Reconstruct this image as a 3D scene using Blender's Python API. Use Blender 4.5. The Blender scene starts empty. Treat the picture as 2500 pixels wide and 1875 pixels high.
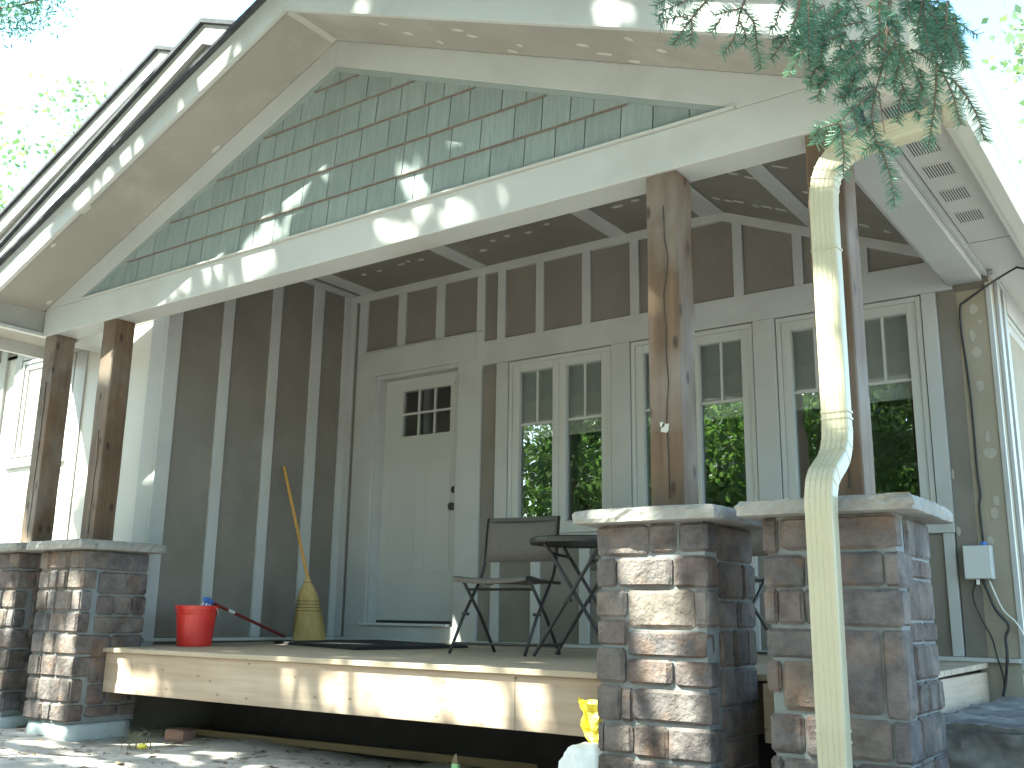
import bpy, math, random
import numpy as np
from mathutils import Vector, Matrix, noise
random.seed(7); RNG = np.random.default_rng(11)
scene = bpy.context.scene
COL = scene.collection
# ------------------------------------------------------------------ camera
cam_d = bpy.data.cameras.new('camera'); cam = bpy.data.objects.new('camera', cam_d); COL.objects.link(cam)
cam_d.sensor_width = 36.0; cam_d.lens = 35.212; cam_d.clip_start = 0.05; cam_d.clip_end = 800
def cam_axes(yaw, pitch, roll):
    cy, sy, cp, sp = math.cos(yaw), math.sin(yaw), math.cos(pitch), math.sin(pitch)
    f = Vector((-sy*cp, cy*cp, sp)); r = Vector((cy, sy, 0)); u = r.cross(f)
    cr, sr = math.cos(roll), math.sin(roll)
    return cr*r+sr*u, -sr*r+cr*u, f
_r, _u, _f = cam_axes(0.62182, 0.22879, 0.01523)
mw = Matrix(((_r.x, _u.x, -_f.x, 6.16104), (_r.y, _u.y, -_f.y, -6.11656), (_r.z, _u.z, -_f.z, 0.18655), (0, 0, 0, 1)))
cam.matrix_world = mw
scene.camera = cam
scene.render.resolution_x = 1024; scene.render.resolution_y = 768
# ------------------------------------------------------------------ sky, sun, exposure
SUN_AZ, SUN_EL = math.radians(35), math.radians(50)      # azimuth measured left of the house front's outward normal
SD = Vector((-math.sin(SUN_AZ)*math.cos(SUN_EL), -math.cos(SUN_AZ)*math.cos(SUN_EL), math.sin(SUN_EL)))
world = bpy.data.worlds.new('World'); scene.world = world; world.use_nodes = True
nt = world.node_tree; nt.nodes.clear()
sky = nt.nodes.new('ShaderNodeTexSky'); sky.sky_type = 'NISHITA'; sky.sun_disc = False
sky.sun_elevation = SUN_EL; sky.sun_rotation = math.radians(180) + SUN_AZ
sky.air_density = 1.0; sky.dust_density = 1.6; sky.ozone_density = 1.2
bg = nt.nodes.new('ShaderNodeBackground'); bg.inputs['Strength'].default_value = 0.15
wo = nt.nodes.new('ShaderNodeOutputWorld')
nt.links.new(sky.outputs[0], bg.inputs[0]); nt.links.new(bg.outputs[0], wo.inputs[0])
sun_d = bpy.data.lights.new('sun', 'SUN'); sun_d.energy = 5.0; sun_d.angle = math.radians(0.53); sun_d.color = (1.0, 0.94, 0.84)
sun = bpy.data.objects.new('sun', sun_d); COL.objects.link(sun)
sun.rotation_euler = SD.to_track_quat('Z', 'Y').to_euler(); sun.location = (-5, -12, 16)
scene.view_settings.view_transform = 'Standard'; scene.view_settings.look = 'None'
scene.view_settings.exposure = 2.72; scene.view_settings.gamma = 1.0
scene.render.engine = 'CYCLES'
scene.view_settings.use_white_balance = True; scene.view_settings.white_balance_temperature = 6150; scene.view_settings.white_balance_tint = -7
scene.cycles.max_bounces = 6; scene.cycles.diffuse_bounces = 3; scene.cycles.glossy_bounces = 3; scene.cycles.transmission_bounces = 4; scene.cycles.transparent_max_bounces = 8

# ------------------------------------------------------------------ mesh helpers
class MB:
    def __init__(s): s.v = []; s.f = []
    def add(s, vs, fs):
        o = len(s.v); s.v += [tuple(p) for p in vs]; s.f += [tuple(i+o for i in q) for q in fs]; return s
    def box(s, x0, x1, y0, y1, z0, z1):
        return s.add([(x0,y0,z0),(x1,y0,z0),(x1,y1,z0),(x0,y1,z0),(x0,y0,z1),(x1,y0,z1),(x1,y1,z1),(x0,y1,z1)],
                     [(3,2,1,0),(4,5,6,7),(0,1,5,4),(1,2,6,5),(2,3,7,6),(3,0,4,7)])
    def prism(s, poly, a0, a1, axis='y'):
        """extrude a 2D polygon: axis y -> (x,z) polygon, x -> (y,z), z -> (x,y)"""
        def P(p, a):
            return (p[0], a, p[1]) if axis == 'y' else ((a, p[0], p[1]) if axis == 'x' else (p[0], p[1], a))
        n = len(poly)
        vs = [P(p, a0) for p in poly] + [P(p, a1) for p in poly]
        fs = [tuple(range(n)), tuple(range(2*n-1, n-1, -1))] + [(i, i+n, (i+1) % n + n, (i+1) % n) for i in range(n)]
        return s.add(vs, fs)
    def tube(s, path, rad, n=8, cap=True):
        path = [Vector(p) for p in path]; m = len(path)
        rs = rad if isinstance(rad, (list, tuple)) else [rad]*m
        ref = Vector((0, 0, 1)); t0 = (path[1]-path[0]).normalized()
        if abs(t0.dot(ref)) > .9: ref = Vector((1, 0, 0))
        nrm = (ref - t0*ref.dot(t0)).normalized(); vs = []
        for i in range(m):
            t = (path[min(i+1, m-1)] - path[max(i-1, 0)]).normalized()
            nrm = (nrm - t*nrm.dot(t)).normalized(); b = t.cross(nrm)
            for k in range(n):
                a = 2*math.pi*k/n
                vs.append(path[i] + (nrm*math.cos(a) + b*math.sin(a))*rs[i])
        fs = [(i*n+k, i*n+(k+1) % n, (i+1)*n+(k+1) % n, (i+1)*n+k) for i in range(m-1) for k in range(n)]
        if cap: fs += [tuple(range(n-1, -1, -1)), tuple(range((m-1)*n, m*n))]
        return s.add(vs, fs)
    def sweep(s, path, prof, n0, cap=True):
        """sweep a closed 2D profile (side, front) along a path, parallel transport, n0 = starting front normal"""
        path = [Vector(p) for p in path]; m = len(path); nrm = Vector(n0); vs = []; n = len(prof)
        for i in range(m):
            t = (path[min(i+1, m-1)] - path[max(i-1, 0)]).normalized()
            nrm = (nrm - t*nrm.dot(t)).normalized(); b = t.cross(nrm)
            for a, c in prof: vs.append(path[i] + b*a + nrm*c)
        fs = [(i*n+k, i*n+(k+1) % n, (i+1)*n+(k+1) % n, (i+1)*n+k) for i in range(m-1) for k in range(n)]
        if cap: fs += [tuple(range(n-1, -1, -1)), tuple(range((m-1)*n, m*n))]
        return s.add(vs, fs)
    def lathe(s, prof, c=(0, 0, 0), n=28):
        vs = [(c[0]+r*math.cos(2*math.pi*k/n), c[1]+r*math.sin(2*math.pi*k/n), c[2]+z) for r, z in prof for k in range(n)]
        m = len(prof)
        fs = [(i*n+k, i*n+(k+1) % n, (i+1)*n+(k+1) % n, (i+1)*n+k) for i in range(m-1) for k in range(n)]
        return s.add(vs, fs)
    def disc(s, c, rx, ry, axis, n=9, seed=0, wob=.25):
        """a thin irregular patch facing -y / +x / -z"""
        rr = random.Random(seed); vs = []
        for k in range(n):
            a = 2*math.pi*k/n; r = 1 + rr.uniform(-wob, wob)
            p, q = rx*math.cos(a)*r, ry*math.sin(a)*r
            vs.append((p, q))
        return vs
    def mesh(s, name, smooth=False):
        me = bpy.data.meshes.new(name); me.from_pydata([tuple(v) for v in s.v], [], s.f); me.update()
        import bmesh
        bm = bmesh.new(); bm.from_mesh(me); bmesh.ops.recalc_face_normals(bm, faces=bm.faces); bm.to_mesh(me); bm.free()
        if smooth: me.shade_smooth()
        return me
    def build(s, name, mat, parent=None, bevel=0, smooth=False):
        return link(name, s.mesh(name, smooth), mat, parent, bevel)
def link(name, me, mat, parent=None, bevel=0):
    o = bpy.data.objects.new(name, me); COL.objects.link(o)
    if mat is not None and not me.materials: me.materials.append(mat)
    if parent is not None:
        o.parent = parent
        o.matrix_parent_inverse = world_of(parent).inverted()
    if bevel:
        b = o.modifiers.new('bevel', 'BEVEL'); b.width = bevel; b.segments = 2; b.limit_method = 'ANGLE'
    return o
def world_of(o):
    m = Matrix.LocRotScale(o.location, o.rotation_euler, o.scale)
    return m if o.parent is None else world_of(o.parent) @ o.matrix_parent_inverse @ m
def tag(o, label=None, cat=None, group=None, kind=None):
    if label: o['label'] = label
    if cat: o['category'] = cat
    if group: o['group'] = group
    if kind: o['kind'] = kind
    return o
def thing(name, loc, label, cat, group=None, rz=0):
    o = bpy.data.objects.new(name, None); COL.objects.link(o); o.location = loc; o.rotation_euler = (0, 0, rz)
    o.empty_display_size = .1
    return tag(o, label, cat, group)
def box(name, mat, parent, x0, x1, y0, y1, z0, z1, bevel=0):
    return MB().box(x0, x1, y0, y1, z0, z1).build(name, mat, parent, bevel)
def np_mesh(name, V, F):
    me = bpy.data.meshes.new(name); V = np.asarray(V, np.float32); F = np.asarray(F, np.int32); k = F.shape[1]
    me.vertices.add(len(V)); me.vertices.foreach_set('co', V.ravel())
    me.loops.add(F.size); me.loops.foreach_set('vertex_index', F.ravel())
    me.polygons.add(len(F)); me.polygons.foreach_set('loop_start', np.arange(0, F.size, k, dtype=np.int32))
    me.polygons.foreach_set('loop_total', np.full(len(F), k, np.int32)); me.update(calc_edges=True); return me
def nz(p, s, amp, seed=0):
    return noise.noise(Vector((p[0]*s+seed*7.3, p[1]*s-seed*3.1, p[2]*s+seed*1.7)))*amp

# ------------------------------------------------------------------ materials
def new_mat(name):
    m = bpy.data.materials.new(name); m.use_nodes = True
    t = m.node_tree; return m, t, t.nodes['Principled BSDF']
def coords(t, scale=(1, 1, 1), kind='Object'):
    tc = t.nodes.new('ShaderNodeTexCoord'); mp = t.nodes.new('ShaderNodeMapping')
    mp.inputs['Scale'].default_value = scale; t.links.new(tc.outputs[kind], mp.inputs[0]); return mp.outputs[0]
def noise_n(t, vec, scale, detail=4, rough=.55):
    n = t.nodes.new('ShaderNodeTexNoise'); n.inputs['Scale'].default_value = scale
    n.inputs['Detail'].default_value = detail; n.inputs['Roughness'].default_value = rough
    t.links.new(vec, n.inputs['Vector']); return n.outputs['Fac']
def ramp(t, fac, stops):
    r = t.nodes.new('ShaderNodeValToRGB'); e = r.color_ramp.elements
    while len(e) > 1: e.remove(e[-1])
    e[0].position = stops[0][0]; e[0].color = (*stops[0][1], 1)
    for p, c in stops[1:]:
        x = e.new(p); x.color = (*c, 1)
    t.links.new(fac, r.inputs[0]); return r.outputs[0]
def mixc(t, fac, a, b, mode='MIX'):
    m = t.nodes.new('ShaderNodeMix'); m.data_type = 'RGBA'; m.blend_type = mode
    for s, v in ((m.inputs[0], fac), (m.inputs[6], a), (m.inputs[7], b)):
        if isinstance(v, (int, float)): s.default_value = v
        elif isinstance(v, tuple): s.default_value = (*v, 1)
        else: t.links.new(v, s)
    return m.outputs[2]
def bump(t, bsdf, h, strength, dist=.01):
    b = t.nodes.new('ShaderNodeBump'); b.inputs['Strength'].default_value = strength; b.inputs['Distance'].default_value = dist
    t.links.new(h, b.inputs['Height']); t.links.new(b.outputs[0], bsdf.inputs['Normal'])
def obj_random(t):
    return t.nodes.new('ShaderNodeObjectInfo').outputs['Random']
def surf(name, a, b, scale=3, rough=.6, bstr=.15, bscale=60, stretch=(1, 1, 1), rnd=0, spec=.4, metal=0, dirt=None):
    """two-tone mottled surface with fine relief"""
    m, t, p = new_mat(name); v = coords(t, stretch)
    c = ramp(t, noise_n(t, v, scale, 6), [(.3, a), (.7, b)])
    if dirt:
        d = ramp(t, noise_n(t, v, dirt[1], 5, .65), [(.52, (0, 0, 0)), (.75, (1, 1, 1))])
        c = mixc(t, d, c, dirt[0])
    if rnd:
        r = ramp(t, obj_random(t), [(0, (1-rnd,)*3), (1, (1+rnd,)*3)]); c = mixc(t, 1.0, c, r, 'MULTIPLY')
    t.links.new(c, p.inputs['Base Color']); p.inputs['Roughness'].default_value = rough
    p.inputs['Specular IOR Level'].default_value = spec; p.inputs['Metallic'].default_value = metal
    if bstr: bump(t, p, noise_n(t, v, bscale, 4), bstr, .004)
    return m
def wood(name, dark, light, axis, knots=.0, rough=.65, rnd=.12, gscale=26, stain=None, crack=0):
    """grain runs along axis (0,1,2)"""
    m, t, p = new_mat(name); st = [gscale]*3; st[axis] = gscale*.045
    v = coords(t, tuple(st)); g = noise_n(t, v, 1.0, 7, .62)
    v2 = coords(t, (1, 1, 1)); big = noise_n(t, v2, 2.2, 3)
    c = ramp(t, g, [(.25, dark), (.5, tuple((x+y)/2 for x, y in zip(dark, light))), (.75, light)])
    c = mixc(t, .35, c, ramp(t, big, [(.3, dark), (.75, light)]))
    if stain: 
        s = ramp(t, noise_n(t, coords(t, (1.6, 1.6, .9)), 2.4, 4), [(.45, (0, 0, 0)), (.7, (1, 1, 1))])
        c = mixc(t, s, c, mixc(t, .8, c, stain))
    h = g
    if knots:
        tc = t.nodes.new('ShaderNodeTexCoord'); sp_ = t.nodes.new('ShaderNodeSeparateXYZ'); t.links.new(tc.outputs['Object'], sp_.inputs[0])
        oth = [q for q in range(3) if q != axis]; ad = t.nodes.new('ShaderNodeMath'); t.links.new(sp_.outputs[oth[0]], ad.inputs[0]); t.links.new(sp_.outputs[oth[1]], ad.inputs[1])
        cb = t.nodes.new('ShaderNodeCombineXYZ'); mpk = t.nodes.new('ShaderNodeMapping'); mpk.inputs['Scale'].default_value = (3.1, 6.5, 1)
        t.links.new(sp_.outputs[axis], cb.inputs[0]); t.links.new(ad.outputs[0], cb.inputs[1]); t.links.new(cb.outputs[0], mpk.inputs[0])
        vo = t.nodes.new('ShaderNodeTexVoronoi'); vo.voronoi_dimensions = '2D'; vo.inputs['Scale'].default_value = 1.0; vo.inputs['Randomness'].default_value = 1
        t.links.new(mpk.outputs[0], vo.inputs['Vector'])
        k = ramp(t, vo.outputs['Distance'], [(0, (.9, .9, .9)), (knots*.5, (.7, .7, .7)), (knots, (0, 0, 0))])
        c = mixc(t, k, c, tuple(x*.6 for x in dark))
    r = ramp(t, obj_random(t), [(0, (1-rnd,)*3), (1, (1+rnd,)*3)]); c = mixc(t, 1.0, c, r, 'MULTIPLY')
    t.links.new(c, p.inputs['Base Color']); p.inputs['Roughness'].default_value = rough
    p.inputs['Specular IOR Level'].default_value = .3
    bump(t, p, h, .35, .003)
    return m
def stone_mat():
    m, t, p = new_mat('split_stone'); v = coords(t)
    base = ramp(t, obj_random(t), [(0, (.080, .065, .060)), (.2, (.135, .113, .102)), (.4, (.098, .090, .094)), (.6, (.155, .130, .114)), (.8, (.105, .082, .077)), (1, (.14, .128, .128))])
    n1 = noise_n(t, v, 9, 6, .62); n2 = noise_n(t, v, 34, 5, .6)
    c = mixc(t, 1.0, base, ramp(t, n1, [(.28, (.48, .44, .42)), (.5, (1, 1, 1)), (.72, (1.5, 1.44, 1.38))]), 'MULTIPLY')
    rust = ramp(t, noise_n(t, v, 5.3, 4, .6), [(.52, (0, 0, 0)), (.7, (1, 1, 1))])
    c = mixc(t, rust, c, mixc(t, .45, c, (.25, .14, .085)))
    pale = ramp(t, noise_n(t, v, 7.1, 4, .6), [(.55, (0, 0, 0)), (.75, (1, 1, 1))])
    c = mixc(t, pale, c, mixc(t, .5, c, (.28, .25, .235)))
    t.links.new(c, p.inputs['Base Color']); p.inputs['Roughness'].default_value = .85; p.inputs['Specular IOR Level'].default_value = .25
    ad = t.nodes.new('ShaderNodeMath'); ad.operation = 'MULTIPLY_ADD'; t.links.new(n2, ad.inputs[0]); ad.inputs[1].default_value = .4; t.links.new(n1, ad.inputs[2])
    bump(t, p, ad.outputs[0], .9, .030)
    return m
def leaf_mat(name, a, b, trans=.45, scale=.8):
    m, t, p = new_mat(name); v = coords(t)
    c = ramp(t, noise_n(t, v, scale, 3), [(.3, a), (.7, b)])
    d = t.nodes.new('ShaderNodeBsdfDiffuse'); tr = t.nodes.new('ShaderNodeBsdfTranslucent'); gl = t.nodes.new('ShaderNodeBsdfGlossy')
    gl.inputs['Roughness'].default_value = .45; gl.inputs['Color'].default_value = (.9, .95, .9, 1)
    t.links.new(c, d.inputs[0]); tc = mixc(t, 1.0, c, (1.25, 1.4, .8), 'MULTIPLY'); t.links.new(tc, tr.inputs[0])
    m1 = t.nodes.new('ShaderNodeMixShader'); m1.inputs[0].default_value = trans
    t.links.new(d.outputs[0], m1.inputs[1]); t.links.new(tr.outputs[0], m1.inputs[2])
    m2 = t.nodes.new('ShaderNodeMixShader'); m2.inputs[0].default_value = .06
    t.links.new(m1.outputs[0], m2.inputs[1]); t.links.new(gl.outputs[0], m2.inputs[2])
    t.links.new(m2.outputs[0], t.nodes['Material Output'].inputs[0]); t.nodes.remove(p); return m
def glass_mat():
    m, t, p = new_mat('window_glass')
    ge = t.nodes.new('ShaderNodeNewGeometry'); dt = t.nodes.new('ShaderNodeVectorMath'); dt.operation = 'DOT_PRODUCT'
    t.links.new(ge.outputs['Normal'], dt.inputs[0]); t.links.new(ge.outputs['Incoming'], dt.inputs[1])
    def mth(op, x, y=None):
        n = t.nodes.new('ShaderNodeMath'); n.operation = op
        for k, v in enumerate((x, y)):
            if v is None: continue
            if isinstance(v, (int, float)): n.inputs[k].default_value = v
            else: t.links.new(v, n.inputs[k])
        return n.outputs[0]
    f0 = .16                                               # Schlick reflectance of one face of a sealed double pane
    fac = mth('ADD', mth('MULTIPLY', mth('POWER', mth('SUBTRACT', 1.0, mth('ABSOLUTE', dt.outputs['Value'])), 5.0), 1-f0), f0)
    tr = t.nodes.new('ShaderNodeBsdfTransparent'); tr.inputs[0].default_value = (.90, .93, .92, 1)
    gl = t.nodes.new('ShaderNodeBsdfGlossy'); gl.inputs['Roughness'].default_value = .004
    v = coords(t); bp = t.nodes.new('ShaderNodeBump'); bp.inputs['Strength'].default_value = .05; bp.inputs['Distance'].default_value = .01
    t.links.new(noise_n(t, v, 5, 1), bp.inputs['Height']); t.links.new(bp.outputs[0], gl.inputs['Normal'])
    mx = t.nodes.new('ShaderNodeMixShader'); t.links.new(fac, mx.inputs[0])
    t.links.new(tr.outputs[0], mx.inputs[1]); t.links.new(gl.outputs[0], mx.inputs[2])
    t.links.new(mx.outputs[0], t.nodes['Material Output'].inputs[0]); t.nodes.remove(p); return m
M = {}
M['white'] = surf('white_trim', (.385, .385, .375), (.44, .44, .43), 1.6, .5, .08, 40, dirt=((.345, .335, .315), 1.3))
M['vinyl'] = surf('white_vinyl', (.43, .43, .41), (.465, .465, .445), 2, .35, .03, 30)
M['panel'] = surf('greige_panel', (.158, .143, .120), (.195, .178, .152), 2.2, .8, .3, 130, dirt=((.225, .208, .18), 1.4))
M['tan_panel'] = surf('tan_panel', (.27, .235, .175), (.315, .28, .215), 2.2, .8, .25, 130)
M['soffit'] = surf('soffit_panel', (.245, .228, .203), (.285, .267, .24), 1.7, .8, .25, 120, dirt=((.36, .335, .30), 1.2))
M['filler'] = surf('white_filler', (.37, .36, .325), (.45, .44, .405), 9, .8, .3, 50)
M['filler_tan'] = surf('tan_filler', (.34, .315, .265), (.39, .365, .31), 9, .8, .3, 50)
M['vent_soffit'] = surf('vented_soffit', (.52, .50, .45), (.56, .54, .49), 2, .5, .04, 40)
M['slot'] = surf('dark_slot', (.03, .03, .03), (.05, .05, .045), 4, .9, 0)
M['shingle'] = surf('sage_shake', (.185, .215, .207), (.24, .272, .262), 1.0, .7, .9, 1.0, stretch=(55, 55, 2.2), rnd=.09)
M['sage'] = surf('sage_trim', (.21, .24, .23), (.25, .28, .27), 3, .6, .05, 40)
M['butt_shade'] = surf('shaded_raw_edge', (.13, .105, .09), (.18, .15, .13), 20, .9, .2, 90)
M['roof'] = surf('dark_roof_shingle', (.028, .030, .036), (.06, .062, .07), 14, .9, .5, 90)
M['post'] = wood('rough_cedar', (.042, .026, .017), (.18, .115, .07), 2, knots=.12, rnd=.10, stain=(.19, .165, .145))
M['pine_x'] = wood('pine_board', (.29, .20, .14), (.52, .415, .32), 0, knots=.052, rnd=.05)
M['pine_y'] = wood('pine_board_side', (.29, .20, .14), (.52, .415, .32), 1, knots=.052, rnd=.05)
M['deck'] = wood('deck_board', (.32, .25, .175), (.46, .375, .285), 0, knots=.04, rnd=.12)
M['old_wood'] = wood('treated_lumber', (.16, .11, .06), (.30, .215, .12), 0, rnd=.1)
M['stone'] = stone_mat()
M['mortar'] = surf('grey_mortar', (.155, .165, .168), (.215, .228, .23), 12, .9, .6, 120)
M['cap'] = surf('cap_stone', (.22, .208, .19), (.32, .305, .285), 6, .85, .8, 45, dirt=((.21, .19, .165), 4))
M['footing'] = surf('pale_concrete', (.38, .41, .41), (.46, .49, .49), 5, .85, .3, 60)
M['metal'] = surf('cream_aluminium', (.40, .365, .255), (.44, .405, .29), 3, .38, .03, 30, spec=.5)
M['gutter'] = surf('gutter_aluminium', (.52, .50, .425), (.56, .54, .465), 3, .4, .03, 30)
M['glass'] = glass_mat()
M['blind'] = surf('roller_blind', (.42, .41, .38), (.47, .46, .43), 30, .85, .2, 200)
M['room'] = surf('room_wall', (.30, .30, .285), (.36, .36, .34), 2, .9, 0)
M['black'] = surf('black_metal', (.018, .017, .016), (.03, .028, .026), 6, .45, .05, 40, spec=.5)
M['bronze'] = surf('dark_bronze', (.022, .018, .015), (.035, .03, .025), 6, .35, 0, spec=.6)
M['sling'] = surf('taupe_sling', (.115, .10, .088), (.14, .125, .11), 60, .85, .3, 300)
M['red'] = surf('red_plastic', (.55, .025, .022), (.62, .035, .028), 3, .35, .03, 20, spec=.5)
M['darkred'] = surf('dark_red_handle', (.16, .018, .02), (.20, .025, .026), 5, .4, 0)
M['blue'] = surf('blue_plastic', (.05, .12, .42), (.09, .2, .55), 20, .5, .2, 60)
M['label'] = surf('white_label', (.7, .7, .68), (.78, .78, .76), 30, .5, 0)
M['straw'] = surf('broom_straw', (.36, .25, .085), (.55, .41, .17), 1.0, .8, .6, 1.0, stretch=(130, 130, 3))
M['handle'] = surf('broom_handle', (.45, .24, .055), (.56, .32, .09), 4, .45, .05, 30)
M['thread'] = surf('dark_thread', (.05, .035, .03), (.08, .05, .04), 8, .8, 0)
M['mat'] = surf('black_mat', (.012, .012, .013), (.025, .024, .024), 60, .95, .6, 200)
M['black_sheet'] = surf('plain_black', (.012, .011, .010), (.022, .019, .017), 5, .95, .4, 60)
M['grey_box'] = surf('grey_plastic', (.50, .51, .50), (.55, .56, .55), 4, .5, .03, 40)
M['cable'] = surf('black_cable', (.02, .02, .022), (.035, .035, .036), 8, .5, 0)
M['cable_w'] = surf('white_cable', (.6, .58, .52), (.66, .64, .58), 8, .5, 0)
M['yellow'] = surf('yellow_plastic', (.74, .60, .05), (.80, .68, .10), 5, .45, .1, 30)
M['sack'] = surf('white_sack', (.74, .73, .70), (.80, .79, .76), 9, .7, .4, 60)
M['slab'] = surf('armour_stone', (.075, .07, .065), (.24, .23, .21), 7, .9, 1.0, 30, dirt=((.36, .34, .31), 3))
M['bark'] = surf('bark', (.09, .07, .055), (.20, .165, .135), 1.0, .95, 1.0, 2.2, stretch=(14, 14, 2.5))
M['twig'] = surf('spruce_twig', (.13, .085, .06), (.20, .13, .095), 30, .9, .3, 80)
M['needle'] = leaf_mat('spruce_needle', (.045, .115, .085), (.09, .19, .13), .3, 12)
M['leaf'] = leaf_mat('maple_leaf', (.085, .145, .045), (.175, .26, .09), .55)
M['leaf2'] = leaf_mat('beech_leaf', (.075, .115, .052), (.14, .20, .09), .5)
M['ground'] = surf('sandy_ground', (.34, .30, .26), (.50, .455, .405), 3.5, .95, 1.0, 22, dirt=((.19, .16, .135), 6))
M['litter'] = surf('leaf_litter', (.09, .06, .035), (.26, .19, .12), 5, .95, 0, rnd=0)
M['dry'] = surf('dry_grass', (.20, .19, .10), (.34, .30, .17), 30, .9, 0)
M['brick'] = surf('old_brick', (.20, .115, .09), (.28, .17, .135), 14, .9, .5, 80)
M['green'] = surf('green_paint', (.36, .62, .30), (.42, .70, .36), 8, .6, 0)
# ================================================================== setting: ground
def build_ground():
    ax = np.concatenate([np.linspace(-150, -9, 30), np.arange(-8, 9, .13), np.linspace(10, 150, 30)])
    ay = np.concatenate([np.linspace(-150, -9, 30), np.arange(-8, 3, .13), np.linspace(4, 150, 30)])
    V = []
    for y in ay:
        for x in ax:
            z = -.585
            if abs(x) < 12 and abs(y) < 12:
                z += nz((x, y, 0), .9, .035) + nz((x, y, 0), 3.2, .022, 2) + nz((x, y, 0), 8.5, .010, 3)
                if x > 4.6 and y > -2.2: z += .0
            else: z += nz((x, y, 0), .05, .5)-.05 if (y < -9 or x < -12) else -.05
            V.append((x, y, z))
    nx = len(ax)
    F = [(j*nx+i, j*nx+i+1, (j+1)*nx+i+1, (j+1)*nx+i) for j in range(len(ay)-1) for i in range(nx-1)]
    me = np_mesh('ground', V, F); me.shade_smooth()
    tag(link('ground', me, M['ground']), kind='structure')
build_ground()
def build_litter():
    V = []; F = []
    for k in range(1300):
        x = random.uniform(-1.6, 4.2); y = random.uniform(-4.2, -1.7)
        z = -.585 + nz((x, y, 0), .9, .035) + nz((x, y, 0), 3.2, .022, 2) + nz((x, y, 0), 8.5, .010, 3) + .004
        a = random.uniform(0, 6.28); L = random.uniform(.008, .045); W = L*random.choice([.08, .12, .45, .6])
        c, s = math.cos(a), math.sin(a); t1 = random.uniform(-.006, .010); t2 = random.uniform(-.004, .012)
        o = len(V)
        V += [(x+c*L, y+s*L, z+t1), (x-s*W, y+c*W, z+t2), (x-c*L, y-s*L, z), (x+s*W, y-c*W, z+.003)]
        F.append((o, o+1, o+2, o+3))
    tag(link('leaf_litter', np_mesh('leaf_litter', V, F), M['litter']), 'dry leaves and twigs strewn over the sandy ground', 'leaf litter', kind='stuff')
build_litter()

# ================================================================== the house
SL = .412; XR = 2.1                                     # roof pitch, ridge
house = thing('house', (2.5, 0, -.58), 'pale cottage with white battens, greige panels and a shingled porch gable', 'house')
W, PN = M['white'], M['panel']
def patch(parent, c, rx, ry, facing, seed):
    """a dab of filler, one or two millimetres proud"""
    pl = MB().disc(c, rx, ry, facing, 15, seed, .16)
    b = MB()
    if facing == 'y': b.prism([(c[0]+p, c[2]+q) for p, q in pl], c[1]-.0025, c[1]+.002, 'y')
    elif facing == 'x': b.prism([(c[1]+p, c[2]+q) for p, q in pl], c[0]-.002, c[0]+.0025, 'x')
    elif facing == 'z': b.prism([(c[0]+p, c[1]+q) for p, q in pl], c[2]-.0025, c[2]+.002, 'z')
    else:                                               # facing = slope per x : lies under a sloping sheet
        n = len(pl); k = facing
        vs = [(c[0]+p, c[1]+q, c[2]+k*p-.003) for p, q in pl]+[(c[0]+p, c[1]+q, c[2]+k*p+.002) for p, q in pl]
        b.add(vs, [tuple(range(n)), tuple(range(2*n-1, n-1, -1))]+[(i, i+n, (i+1) % n+n, (i+1) % n) for i in range(n)])
    return b.build('filler_patch', M['filler_tan'] if facing == 'y' else M['filler'], parent)
# ---- back wall: sheathing with openings, then panels, battens and trims on it
ceil_z = lambda x: 2.95 if x < 3.55 else 2.95 - SL*(x-3.55)
bw = MB()
bw.box(-.1, .30, .012, .16, -.6, 3.0); bw.box(.30, 1.33, .012, .16, 2.2, 3.0); bw.box(.30, 1.33, .012, .16, -.6, .005)
bw.box(1.33, 1.80, .012, .16, -.6, 3.0); bw.box(1.80, 4.76, .012, .16, 2.07, 3.0); bw.box(1.80, 4.76, .012, .16, -.6, .80); bw.box(4.76, 5.17, .012, .16, -.6, 3.0)
for a, b in ((2.62, 2.87), (3.695, 3.935)): bw.box(a, b, .012, .16, .80, 2.07)
back = bw.build('back_wall', PN, house)
def wall_panel(x0, x1, z0, z1, mat=PN):
    """panel on the back wall, cut by the sloping ceiling"""
    def zt(x): return min(z1, ceil_z(x)-.075)
    poly = [(x0, z0), (x1, z0), (x1, max(z0+.002, zt(x1)))]
    if x0 < 3.55 < x1: poly.append((3.55, zt(3.55)))
    poly.append((x0, zt(x0)))
    return MB().prism(poly, -.002, .010).build('panel', mat, back)
bat = [(.131, .225), (.585, .669), (1.008, 1.096), (1.435, 1.514), (1.64, 1.716), (2.006, 2.078), (2.421, 2.495), (2.828, 2.901), (3.235, 3.308), (3.622, 3.692), (4.036, 4.101), (4.44, 4.512)]
for i, (a, b) in enumerate(bat):
    zb = 2.39 if b < 1.43 else 2.31
    zt = ceil_z((a+b)/2)-.06
    box('batten', W, back, a, b, -.022, .011, 0.0 if i == 0 else zb, zt, .003)
for i in range(len(bat)-1):
    wall_panel(bat[i][1], bat[i+1][0], 2.392 if bat[i+1][0] < 1.45 else 2.312, 2.88)
wall_panel(4.512, 4.97, 2.312, 2.88)
wall_panel(.085, .131, .0, 2.88)
wall_panel(1.495, 1.64, .012, 2.09)                                  # the narrow panel between door and window
MB().prism([(0, 2.875), (3.55, 2.875), (4.985, 2.875-SL*1.435), (4.985, 2.95-SL*1.435), (3.55, 2.95), (0, 2.95)], -.026, .011).build('frieze_board', W, back, .003)
box('head_board', W, back, 1.497, 4.985, -.024, .011, 2.118, 2.312, .003)
box('head_board', W, back, 1.435, 1.497, -.0235, .011, 2.09, 2.312)
box('door_head', W, back, .225, 1.435, -.027, .011, 2.175, 2.392, .003)
box('drip_cap', W, back, .225, 1.49, -.04, .011, 2.392, 2.402)
box('door_casing', W, back, .225, .36, -.024, .011, .0, 2.175, .003)
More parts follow.
